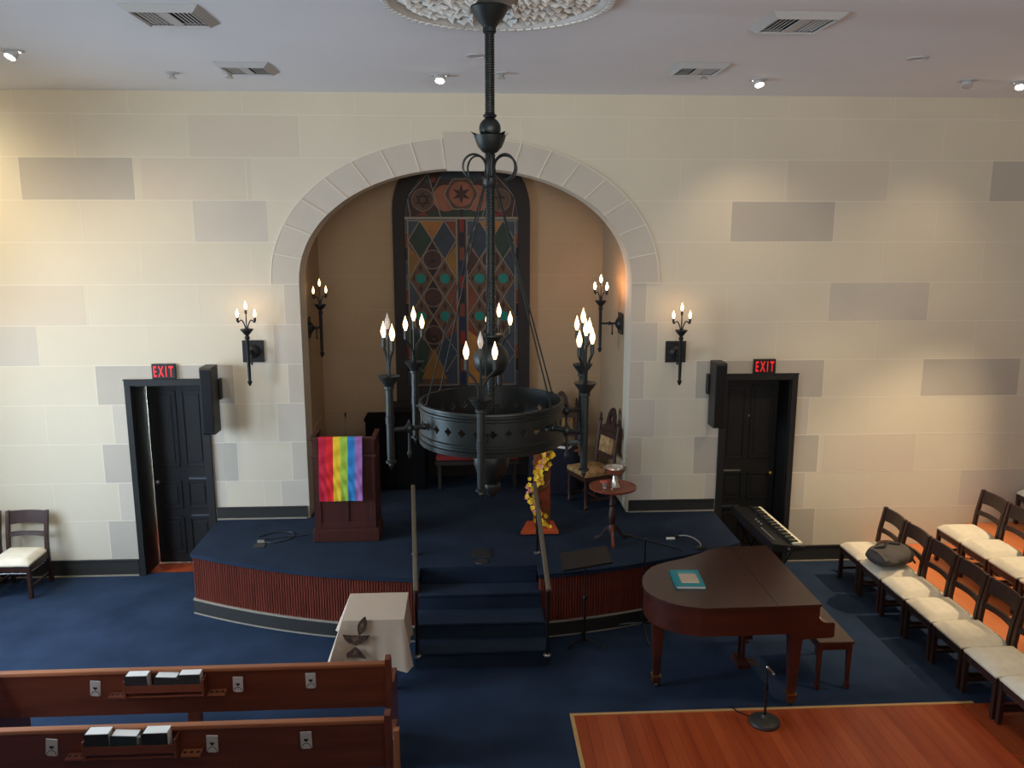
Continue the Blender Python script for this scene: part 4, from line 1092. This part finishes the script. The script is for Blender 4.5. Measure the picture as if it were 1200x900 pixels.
m = MB(); R = []
for v in range(9):
    q = v / 8; ring = []
    for i in range(48):
        a = 2 * PI * i / 48; c_, s_ = math.cos(a), math.sin(a); e = 5
        k_ = 1 / (abs(c_) ** e + abs(s_) ** e) ** (1 / e)
        f_ = 1 + q * (.05 + .03 * math.sin(a * 11))
        ring.append((.29 * c_ * k_ * f_, .142 * s_ * k_ * f_, .56 - q * .55))
    R.append(ring)
m.rings(R, True, False); m._face([m.bm.verts.new(p) for p in R[0]]); m.build('navy_drape', navy, nt, smooth=60)
b1 = thing('white_book', 'thick white-paged book on the navy table', 'book', (1.13, 9.57, SZ + .5615), math.radians(-30))
m = MB(); m.bx(-.09, .09, -.06, .06, 0, .004); m.bx(-.09, .09, -.06, .06, .034, .038); m.bx(-.09, .09, .056, .06, 0, .038); m.build('cover', bookgreen, b1, smooth=0)
m = MB(); m.bx(-.087, .087, -.057, .055, .0042, .0338); m.build('pages', paper, b1, smooth=0)
b2 = thing('grey_basket', 'low grey-green dish beside the white book on the navy table', 'dish', (1.24, 9.68, SZ + .5615))
m = MB(); m.lathe([(.0, 0), (.06, 0), (.085, .045), (.08, .045), (.055, .006), (0, .006)], n=20); m.build('dish', mat('grey_green', S(96, 108, 100), .6), b2)
cabb = mat('cabinet_black', S(14, 14, 15), .9, spec=.1)
bc = thing('black_cabinet', 'plain black cabinet against the alcove wall behind the pulpit', 'cabinet', (-.88, 9.93, SZ))
m = MB(); m.bx(-.36, .36, -.17, .2, .03, .87); m.bx(-.375, .375, -.185, .21, .87, .9, .005); m.bx(-.35, .35, -.15, .2, 0, .03); m.build('cabinet_body', cabb, bc, smooth=0)
for s in (-1, 1):
    m = MB(); a, b_ = sorted((s * .008, s * .345)); m.bx(a, b_, -.188, -.171, .06, .85, .004); d_ = m.build('door', cabb, bc, smooth=0)
    m = MB(); m.ball((s * .04, -.2, .5), .014, 1, 10); m.build('knob', blackmetal, d_)
rbn = thing('red_bench', 'low dark bench with a red cushion under the stained glass window', 'bench', (.1, 9.92, SZ))
m = MB(); m.box((0, 0, .40), (1.0, .36, .06), .02); m.build('cushion', redcloth, rbn)
m = MB(); m.box((0, 0, .34), (1.02, .38, .05), .004); m.build('bench_top', framew, rbn, smooth=0)
for a in (-1, 1):
    for b_ in (-1, 1):
        m = MB(); m.box((a * .46, b_ * .15, .16), (.04, .04, .315), .003); m.build('leg', framew, rbn, smooth=0)

# ------------------------------------------------------------------ small things on the stage carpet
fb = thing('floor_box', 'square dark floor outlet box set in the stage near the steps', 'floor outlet', (.11, 7.70, SZ + .001))
m = MB(); m.box((0, 0, .004), (.19, .21, .008), .003); m.build('frame', base_m, fb, smooth=0)
m = MB(); m.box((0, 0, .009), (.15, .165, .004), .001); m.build('lid', dark_gap, fb, smooth=0)
m = MB(); m.lathe([(.0, .0), (.062, 0), (.06, .006), (.0, .008)], n=24); tag(m.build('round_outlet', base_m, None, loc=(.112, 7.50, SZ + .0008)), 'round dark floor cap in front of the square floor box', 'floor outlet')
m = MB(); m.tube(catmull([(-.2, .1, .006), (-.05, .22, .006), (.12, .2, .006), (.14, .03, .006), (-.02, -.08, .006), (-.16, .0, .006), (.05, .06, .012), (.3, .12, .006)], 8), .005, 6)
tag(m.build('stage_cable', black, None, loc=(-1.98, 8.17, SZ + .001)), 'black cable looped on the stage carpet left of the pulpit', 'cable')
so = thing('floor_socket', 'small floor socket with pale lid on the left of the stage', 'floor outlet', (-2.12, 8.06, SZ + .001))
m = MB(); m.box((0, -.03, .003), (.11, .10, .006), .002); m.build('plate', base_m, so, smooth=0)
m = MB(); m.box((0, .035, .02), (.07, .006, .03), .002); m.build('lid', bead_m, so, smooth=0)

# ------------------------------------------------------------------ EXIT signs and column speakers
def exit_sign(x, z, label):
    r = thing('exit_sign', label, 'sign', (x, D - .02, z), 0, 'exit signs')
    m = MB(); m.bx(-.122, .122, -.02, .0145, -.08, .08, .004); m.build('sign_box', black, r, smooth=0)
    me = text_mesh('E X I T', .165, .003, .004); xs = [v.co.x for v in me.vertices]; ys = [v.co.y for v in me.vertices]
    sx, sy = .205 / (max(xs) - min(xs)), .115 / (max(ys) - min(ys)); cx, cy = (max(xs) + min(xs)) / 2, (max(ys) + min(ys)) / 2
    for v in me.vertices: v.co = ((v.co.x - cx) * sx, -.0225 - v.co.z * .5, (v.co.y - cy) * sy)
    me.materials.clear(); me.materials.append(redsign)
    o = bpy.data.objects.new('lettering', me); COL.objects.link(o); o.parent = r
    return r
exit_sign(-3.218, 2.29, 'red EXIT sign above the left black door, over the ajar leaf')
exit_sign(3.255, 2.287, 'red EXIT sign above the right black door')
def speaker(x, s, label):
    r = thing('wall_mounted_speaker', label, 'speaker', (x, D, 1.66), 0, 'column speakers')
    m = MB(); m.prism([(-.30, .0), (-.09, .0), (-.09, .71), (-.30, .71), (-.315, .69), (-.315, .02)], (-.06, 0, 0), (0, 1, 0), (0, 0, 1), (.12, 0, 0)); m.build('speaker_case', black, r, smooth=0)
    m = MB(); m.bx(-.052, .052, -.321, -.3155, .03, .68, .002); m.build('grille', blackmetal, r, smooth=0)
    m = MB(); a, b_ = sorted((-s * .045, -s * .075)); m.bx(a, b_, -.10, -.006, .33, .55, .003); m.bx(-.03, .03, -.091, -.006, .4, .46); m.build('bracket', blackmetal, r, smooth=0)
speaker(-2.70, -1, 'tall slim black column speaker at the upper corner of the left door')
speaker(2.69, 1, 'tall slim black column speaker at the upper corner of the right door')

# ------------------------------------------------------------------ torches (sconces and chandelier)
BULB = [(.0, 0), (.008, .0), (.010, .008), (.0165, .028), (.0175, .042), (.0135, .062), (.0065, .080), (.003, .094), (.0, .104)]
def bulb(parent, c, lit=True, k=1.0, dim=False):
    m = MB(); m.lathe([(r * k, z * k) for r, z in BULB], (0, 0, 0), 10); return m.build('bulb', (dim or bulb_on) if lit else bulb_off, parent, loc=c, smooth=80)
def sconce(plate, out, label, rz, L, shift=0):
    """plate centre on the wall; local -Y points away from the wall"""
    r = thing('wall_sconce', label, 'wall lamp', plate, rz, 'torch wall lamps')
    m = MB(); m.box((0, -.010, 0), (.225, .018, .235), .004); m.build('back_plate', iron_d, r, smooth=0)
    m = MB(); m.lathe([(.075, -.02), (.07, -.035), (.04, -.06), (.025, -.065)], n=20, rot=Matrix.Rotation(PI / 2, 3, 'X') @ Matrix.Scale(-1, 3, Vector((0, 0, 1)))); m.tube([(0, -.02, 0), (0, -L, 0)], .012, 8); m.lathe([(.012, 0), (.02, .01), (.02, .03), (.012, .04)], (0, -L * .55, -.02), 10, True); m.build('arm', iron_d, r)
    m = MB(); m.tube([(0, -.10, -.0), (0, -.10, -.10)], .008, 6); m.lathe([(.0, -.135), (.014, -.12), (.009, -.10)], (0, -.10, 0), 8); m.build('drop_finial', iron_d, r)
    m = MB(); m.lathe([(.0, -.335), (.01, -.33), (.022, -.30), (.026, -.285), (.014, -.275), (.017, -.25), (.018, .15), (.026, .165), (.026, .18), (.018, .19), (.02, .205)], (0, -L, 0), 14, True); m.build('shaft', iron_d, r)
    m = MB(); m.lathe([(.02, .2), (.03, .21), (.066, .255), (.066, .262), (.0, .245)], (0, -L, 0), 18); m.build('cup', iron_d, r)
    for k, (dx, top) in enumerate(((-.088, .385), (0, .465), (.088, .385))):
        cs, sn = (1, 0) if plate[1] < D else (.75, .66 * (1 if plate[0] > 0 else -1))
        m = MB(); m.tube(catmull([(dx * .12 * cs, -L + dx * .12 * sn, .24), (dx * .2 * cs, -L + dx * .2 * sn, .30), (dx * .55 * cs, -L + dx * .55 * sn, .355), (dx * .95 * cs, -L + dx * .95 * sn, top - .055), (dx * cs, -L + dx * sn, top - .035)], 4) if k != 1 else [(0, -L, .24), (0, -L, top - .03)], .0065, 6)
        m.lathe([(.0, 0), (.013, 0), (.013, .045), (0, .045)], (dx * cs, -L + dx * sn, top - .045), 10); m.build('candle_arm', iron_d, r)
        bulb(r, (dx * cs, -L + dx * sn, top), True, .82, bulb_mid if plate[1] < D else (bulb_dim if plate[0] < 0 else bulb_warm))
sconce((-2.275, D - .006, 2.495), 0, 'three-bulb black torch lamp on the stone wall left of the arch', 0, .22)
sconce((2.262, D - .006, 2.455), 0, 'three-bulb black torch lamp on the stone wall right of the arch', 0, .22)
sconce((-1.795, 9.36, 2.68), 0, 'three-bulb black torch lamp on the left inside wall of the alcove', PI / 2, .15)
sconce((1.753, 9.36, 2.71), 0, 'three-bulb black torch lamp on the right inside wall of the alcove', -PI / 2, .24)

CH = Vector((.15, 5.35))
cd = thing('chandelier', 'large dark iron ring chandelier with six electric torches hanging from the ceiling', 'chandelier', (CH.x, CH.y, CZ))
Z = lambda z: z - CZ
m = MB(); m.lathe([(.115, Z(5.095)), (.118, Z(5.085)), (.085, Z(5.03)), (.05, Z(4.99)), (.04, Z(4.975)), (.042, Z(4.95)), (.03, Z(4.94))], n=28, caps=True); m.build('ceiling_canopy', iron, cd)
def ribbed(z0, z1, r, name):
    m = MB(); n = int((z0 - z1) / .0145); prof = []
    for i in range(n):
        z = z0 - (z0 - z1) * i / n; d = (z0 - z1) / n
        prof += [(r * .86, Z(z)), (r, Z(z - d * .25)), (r, Z(z - d * .6)), (r * .86, Z(z - d * .85))]
    m.lathe(prof, n=14, caps=True); return m.build(name, iron, cd)
ribbed(4.96, 4.46, .031, 'ribbed_stem')
m = MB(); m.lathe([(.03, Z(4.475)), (.045, Z(4.465)), (.035, Z(4.45))], n=20); m.ball((0, 0, Z(4.385)), .068, 1, 24); m.build('knop', iron, cd)
m = MB(); m.lathe([(.095, Z(4.345)), (.1, Z(4.342)), (.092, Z(4.315)), (.075, Z(4.275)), (.048, Z(4.245)), (.028, Z(4.235)), (.034, Z(4.225)), (.03, Z(4.21))], n=24); 
for k in range(6):
    a = k * PI / 3 + .3; m.prism([(-.03, 0), (.03, 0), (0, .04)], (.09 * math.cos(a), .09 * math.sin(a), Z(4.345)), (-math.sin(a), math.cos(a), 0), (math.cos(a) * .8, math.sin(a) * .8, .45), (.004 * math.cos(a), .004 * math.sin(a), .0))
m.build('leaf_cup', iron, cd)
m = MB(); m.lathe([(.03, Z(4.215)), (.034, Z(4.20)), (.03, Z(4.10)), (.045, Z(4.085)), (.045, Z(4.05)), (.032, Z(4.03))], n=12, caps=True); m.build('collar', iron, cd)
ANG = [math.radians(a) for a in (-66, -131, -6.5, 173.5, 53.5, 113.5)]
dirv = lambda a: Vector((math.sin(a), -math.cos(a), 0))
for a in ANG:
    d = dirv(a); m = MB()
    P = []
    for i in range(22):
        t_ = math.radians(200 - 285 * i / 21); P.append(d * (.108 + .078 * math.cos(t_)) + Vector((0, 0, Z(4.15) + .078 * math.sin(t_))))
    P = [d * .025 + Vector((0, 0, Z(4.06)))] + P
    m.tube(P, .007, 6); m.ball(P[-1], .011, 1, 8); m.build('scroll', iron, cd)
RR = .468; ZT, ZBm = 2.668, 2.395
for a in ANG:
    m = MB(); m.tube([dirv(a) * .035 + Vector((0, 0, Z(4.07))), dirv(a) * (RR - .01) + Vector((0, 0, Z(ZT) + .005))], .0055, 6); m.ball(dirv(a) * (RR - .01) + Vector((0, 0, Z(ZT) + .005)), .011, 1, 8); m.build('suspension_rod', iron, cd)
ribbed(4.04, 3.08, .031, 'ribbed_stem')
m = MB(); m.lathe([(.03, Z(3.10)), (.082, Z(3.10)), (.085, Z(3.09)), (.06, Z(3.065)), (.04, Z(3.04)), (.055, Z(3.03)), (.035, Z(3.01))], n=24, caps=True); m.build('flared_collar', iron, cd)
m = MB(); m.ball((0, 0, Z(2.935)), .118, 1, 32); m.build('globe', iron, cd)
ribbed(2.83, 2.42, .028, 'ribbed_stem')
# ring band with pierced quatrefoils
m = MB()
prof_o = [(RR - .012, ZT), (RR + .008, ZT), (RR + .010, ZT - .012), (RR, ZT - .018), (RR, ZT - .030), (RR + .009, ZT - .036), (RR + .009, ZT - .048), (RR, ZT - .055), (RR, ZBm + .075), (RR + .009, ZBm + .068), (RR + .009, ZBm + .056), (RR, ZBm + .05), (RR, ZBm + .036), (RR + .010, ZBm + .03), (RR + .008, ZBm), (RR - .012, ZBm)]
n = 96
m.rings([[(r * math.cos(2 * PI * k / n), r * math.sin(2 * PI * k / n), Z(z)) for k in range(n)] for r, z in prof_o + [prof_o[0]]], True, False)
bmesh.ops.remove_doubles(m.bm, verts=m.bm.verts, dist=1e-5)
ring = m.build('ring_band', iron, cd, smooth=40)
cut = MB()
for k in range(30):
    a = ANG[2] + (k + .5) * 2 * PI / 30; d = dirv(a); u = Vector((math.cos(a), math.sin(a), 0))
    q = [(.026 * (.62 + .38 * abs(math.cos(2 * t_))) * math.cos(t_), .026 * (.62 + .38 * abs(math.cos(2 * t_))) * math.sin(t_)) for t_ in [2 * PI * i / 16 for i in range(16)]]
    cut.prism(q, d * (RR - .05) + Vector((0, 0, Z((ZT + ZBm) / 2 + .01))), u, (0, 0, 1), d * .1)
co_ = cut.build('cut', iron, cd, smooth=0)
bo = ring.modifiers.new('b', 'BOOLEAN'); bo.object = co_; bo.operation = 'DIFFERENCE'; bo.solver = 'EXACT'
bpy.context.view_layer.update()
me = bpy.data.meshes.new_from_object(ring.evaluated_get(bpy.context.evaluated_depsgraph_get()))
ring.modifiers.clear(); ring.data = me; bpy.data.objects.remove(co_)
# spokes carrying the hub and the pendant vase
m = MB()
for a in ANG[:3]: m.tube([dirv(a) * (RR - .012) + Vector((0, 0, Z(2.43))), -dirv(a) * (RR - .012) + Vector((0, 0, Z(2.43)))], .009, 6)
m.lathe([(.05, Z(2.45)), (.05, Z(2.41)), (.02, Z(2.40))], n=16, caps=True); m.build('spokes', iron, cd)
m = MB(); m.lathe([(.02, Z(2.42)), (.03, Z(2.36)), (.05, Z(2.335)), (.105, Z(2.31)), (.118, Z(2.28)), (.118, Z(2.23)), (.1, Z(2.17)), (.06, Z(2.115)), (.03, Z(2.10)), (.028, Z(2.085))], n=28); m.build('pendant_vase', iron, cd)
m = MB(); m.lathe([(.03, Z(2.10)), (.055, Z(2.095)), (.06, Z(2.085)), (.055, Z(2.05)), (.035, Z(2.02)), (.018, Z(2.005)), (.012, Z(1.995)), (.0, Z(1.98))], n=20); m.build('pendant_tip', iron, cd)
RT = .70
def torch(a, unlit, dz=0):
    """a part: shaft; sub-parts: cup, arm, bulbs"""
    c = dirv(a) * RT; tn = Vector((math.cos(a), math.sin(a), 0))
    m = MB(); zc = 2.845 - CZ + dz
    m.lathe([(.0, -.60), (.006, -.585), (.016, -.565), (.012, -.555), (.034, -.548), (.034, -.538), (.022, -.53), (.024, -.50), (.024, -.3), (.028, -.298), (.028, -.25), (.024, -.248), (.024, -.08), (.032, -.075), (.032, -.06), (.026, -.05)], (0, 0, 0), 10, True)
    sh = m.build('torch', iron, cd, smooth=20); sh.location = (c.x, c.y, zc)
    m = MB(); m.lathe([(.028, -.06), (.036, -.045), (.068, 0), (.07, .006), (.0, -.012)], n=20); m.build('cup', iron, sh)
    m = MB(); d = -dirv(a); za = 2.535 - 2.845 - dz
    L_ = RT - RR - .005
    m.tube([d * .02 + Vector((0, 0, za)), d * L_ + Vector((0, 0, za))], .016, 8)
    p = d * (L_ * .55) + Vector((0, 0, za)); m.ball(p, .03, 1, 12); m.lathe([(.0, -.20), (.006, -.195), (.017, -.165), (.009, -.14), (.008, -.03)], p, 8); m.lathe([(.009, .02), (.012, .035), (.0, .06)], p, 8)
    pe = d * L_ + Vector((0, 0, za)); m.ball(pe, .022, 1, 10)
    m.build('arm', iron, sh)
    for k, (dx, top) in enumerate(((-.082, .235), (0, .295), (.082, .235))):
        b_ = tn * dx; m = MB()
        P = catmull([tn * dx * .15 + Vector((0, 0, -.01)), tn * dx * .18 + Vector((0, 0, .07)), tn * dx * .5 + Vector((0, 0, .125)), tn * dx * .95 + Vector((0, 0, .165)), b_ + Vector((0, 0, top - .05))], 4) if k != 1 else [Vector((0, 0, -.01)), Vector((0, 0, top - .03))]
        m.tube(P, .0085, 6); m.lathe([(.0, 0), (.0125, 0), (.0125, .06), (0, .06)], b_ + Vector((0, 0, top - .06)), 10); m.build('candle_arm', iron, sh)
        bulb(sh, (b_.x, b_.y, top), not (k == 1 and unlit))
for i, a in enumerate(ANG): torch(a, i in (0, 2), (.03, 0, -.035, 0, 0, 0)[i])

# ------------------------------------------------------------------ ceiling things
rz_ = thing('ceiling_medallion', 'round white plaster ceiling medallion with leafy relief above the chandelier', 'medallion', (.2, 5.26, CZ))
m = MB(); m.lathe([(.71, 0), (.71, -.015), (.69, -.035), (.66, -.04), (.63, -.03), (.61, -.012), (.0, -.012)], n=64); m.build('plate', white_m, rz_)
m = MB()
for k in range(72):
    a = 2 * PI * k / 72; m.box((.672 * math.cos(a), .672 * math.sin(a), -.038), (.035, .046, .018), .006, Matrix.Rotation(a, 3, 'Z'))
m.build('beaded_rim', white_m, rz_)
m = MB(); rnd = random.Random(5)
for rad, cnt, sz in ((.53, 26, .075), (.40, 20, .08), (.27, 14, .075), (.17, 9, .05)):
    for k in range(int(cnt * 1.6)):
        a = 2 * PI * k / int(cnt * 1.6) + rnd.uniform(-.05, .05); rot = Matrix.Rotation(a + rnd.uniform(-.7, .7), 3, 'Z')
        c_ = Vector((rad * math.cos(a), rad * math.sin(a), -.014))
        R = []
        for i in range(6):
            u = i / 5 * 2 - 1; w_ = (1 - u * u) ** .5 * .5 + .05
            R.append([c_ + rot @ Vector((u * sz, s_ * w_ * sz * .8, -.028 * (1 - abs(s_)) * (.4 + w_) - .01 * math.sin(u * 6))) for s_ in (-1, -.5, 0, .5, 1)])
        m.rings(R, False, False)
m.build('leaf_relief', white_m, rz_, smooth=40)
def vent(x, y, w_, label):
    r = thing('ceiling_vent', label, 'vent', (x, y, CZ), 0, 'square ceiling vents')
    h_ = w_ / 2
    m = MB(); o1, i1 = h_, h_ - .05
    for k in range(4):
        rot = Matrix.Rotation(k * PI / 2, 3, 'Z')
        m.quad(*[rot @ Vector(p) for p in ((-o1, -o1, -.001), (o1, -o1, -.001), (i1, -i1, -.04), (-i1, -i1, -.04))])
        m.quad(*[rot @ Vector(p) for p in ((-i1, -i1, -.04), (i1, -i1, -.04), (i1 - .012, -i1 + .012, -.03), (-i1 + .012, -i1 + .012, -.03))])
    m.build('vent_frame', white_e, r, smooth=0, recalc=False)
    m = MB(); m.bx(-i1 + .005, i1 - .005, -i1 + .005, i1 - .005, -.012, -.002); m.build('vent_backing', dark_gap, r, smooth=0)
    m = MB(); L_ = i1 - .015
    for k in range(5):
        for s in (-1, 1):
            x0 = .045 + k * (L_ - .045) / 5
            m.box((s * (x0 + .012), 0, -.024), (.013, 2 * L_, .003), 0, Matrix.Rotation(s * .3, 3, 'Y'))
    m.bx(-.035, .035, -L_, L_, -.034, -.028)
    m.build('louvre', white_e, r, smooth=0)
vent(-1.885, 5.77, .49, 'square white ceiling vent left of the medallion'); vent(-1.86, 7.55, .46, 'square white ceiling vent above the left of the arch, near the wall')
vent(2.20, 5.73, .50, 'square white ceiling vent right of the medallion'); vent(1.99, 7.38, .46, 'square white ceiling vent above the right of the arch, near the wall')
def downlight(x, y, lit, label, aim=(0, .5), flat=False):
    r = thing('ceiling_spotlight', label, 'ceiling light', (x, y, CZ), 0, 'lit ceiling spotlights' if lit else 'unlit ceiling spotlights')
    m = MB(); m.lathe([(.085, -.001), (.085, -.008), (.06, -.012), (.055, -.001)], n=28); m.build('trim_ring', white_e, r)
    if flat:
        m = MB(); m.lathe([(.0, -.006), (.054, -.005)], n=20); m.build('lens', paper_g, r); return r
    q = Vector((aim[0], aim[1], -1)).normalized().to_track_quat('Z', 'Y').to_matrix()
    m = MB(); m.lathe([(.046, -.01), (.048, .035), (.044, .05), (.04, .048)], (0, 0, -.012), 20, rot=q); m.build('lamp_cup', white_e, r)
    m = MB(); m.lathe([(.0, .048), (.03, .049), (.04, .046)], (0, 0, -.012), 20, rot=q); m.build('lens', lamp_on if lit else paper_g, r)
    return r
LIT = [(-3.5, 6.97, 'lit ceiling spotlight at the left photo edge', (-.3, -.5)), (-.224, 7.84, 'lit ceiling spotlight left of the chandelier rod', (-.1, -.5)),
       (2.705, 7.90, 'lit ceiling spotlight above the right black door', (.1, -.5)), (5.21, 7.90, 'lit ceiling spotlight at the right photo edge', (-.3, -.5))]
for x, y, lab, aim in LIT: downlight(x, y, True, lab, aim)
downlight(3.65, 6.87, False, 'flat unlit ceiling spotlight on the right, farther from the wall', flat=True)
downlight(4.66, 7.84, False, 'unlit ceiling spotlight between the two lit ones on the right', (-.2, -.4))
downlight(.09, 6.965, False, 'flat unlit ceiling spotlight half behind the chandelier rod', flat=True)
def sprinkler(x, y, label):
    r = thing('ceiling_sprinkler', label, 'sprinkler', (x, y, CZ), 0, 'small round ceiling sprinklers')
    m = MB(); m.lathe([(.055, -.001), (.055, -.008), (.03, -.014)], n=20, caps=True); m.build('escutcheon', white_e, r)
    m = MB(); m.lathe([(.016, -.012), (.018, -.04), (.034, -.045), (.034, -.052), (.0, -.054)], n=16); m.build('sprinkler_head', steel, r)
sprinkler(-2.583, 7.84, 'small white ceiling sprinkler above the left door'); sprinkler(-2.075, 7.80, 'small white ceiling sprinkler beside the left wall-side vent')
sprinkler(2.113, 7.62, 'small white ceiling sprinkler beside the right wall-side vent'); sprinkler(.322, 7.70, 'small white ceiling sprinkler just right of the chandelier rod')

# ------------------------------------------------------------------ light
def area(name, loc, tgt, sx, sy, power, col):
    l = bpy.data.lights.new(name, 'AREA'); l.shape = 'RECTANGLE'; l.size = sx; l.size_y = sy; l.energy = power; l.color = col
    o = bpy.data.objects.new(name, l); COL.objects.link(o); o.location = loc; o.rotation_euler = (Vector(tgt) - Vector(loc)).to_track_quat('-Z', 'Y').to_euler(); return o
def spot(name, loc, tgt, power, col, ang=70, blend=.6, rad=.05):
    l = bpy.data.lights.new(name, 'SPOT'); l.energy = power; l.color = col; l.spot_size = math.radians(ang); l.spot_blend = blend; l.shadow_soft_size = rad
    o = bpy.data.objects.new(name, l); COL.objects.link(o); o.location = loc; o.rotation_euler = (Vector(tgt) - Vector(loc)).to_track_quat('-Z', 'Y').to_euler(); return o
DAY = (.63, .80, 1.0); WARM = (1, .78, .52)
for i, (a, b_, c_, d_) in enumerate(LW):
    dl = area('daylight', (XL - .25, (a + b_) / 2, (c_ + d_) / 2), (-2.4, (a + b_) / 2 + (.2 if i else .7), .3), b_ - a, d_ - c_, (138, 240)[1 - i], DAY); dl.data.spread = math.radians(150)
rear = area('daylight_rear', (0, YB - .25, 4.0), (-.6, 3, 6.6), 7, 1.4, 300, (1, .985, .965)); rear.data.spread = math.radians(140)
spot('spot_wall_left', (-5.5, 7.3, CZ - .06), (-5.4, 8.85, 3.1), 215, (1, .85, .6), 115, 1)
spot('spot_left', (-3.5, 6.95, CZ - .08), (-3.3, 8.85, 2.0), 110, WARM, 100, 1)
spot('spot_mid', (-.224, 7.80, CZ - .08), (.1, 7.7, .6), 26, WARM, 75, .9)
spot('spot_right', (2.705, 7.86, CZ - .08), (3.4, 8.8, .6), 60, WARM, 100, 1)
spot('spot_far_right', (5.21, 7.86, CZ - .08), (4.1, 8.7, .2), 60, WARM, 90, 1)
spot('spot_wall_right', (4.5, 5.4, CZ - .06), (4.0, 8.85, .75), 260, WARM, 44, 1)
spot('spot_chairs', (6.9, 7.4, CZ - .06), (4.5, 8.0, .3), 850, WARM, 42, .6, .04)
spot('spot_floor', (5.6, 4.6, CZ - .06), (3.6, 5.0, 0), 250, WARM, 55, .7, .05)
for s in (-1, 1):
    l = bpy.data.lights.new('passage_lamp', 'POINT'); l.energy = 220 if s < 0 else 1; l.color = (.75, .9, 1); l.shadow_soft_size = .15
    o = bpy.data.objects.new('passage_lamp', l); COL.objects.link(o); o.location = (s * 4.4, D + 1.0, 1.7)
w_ = bpy.data.worlds.new('world'); SC.world = w_; w_.use_nodes = True
w_.node_tree.nodes['Background'].inputs[0].default_value = (.6, .75, 1, 1); w_.node_tree.nodes['Background'].inputs[1].default_value = .0
vs_ = SC.view_settings; vs_.view_transform = 'Standard'; vs_.look = 'None'; vs_.gamma = 1; vs_.exposure = -.05; vs_.use_curve_mapping = False
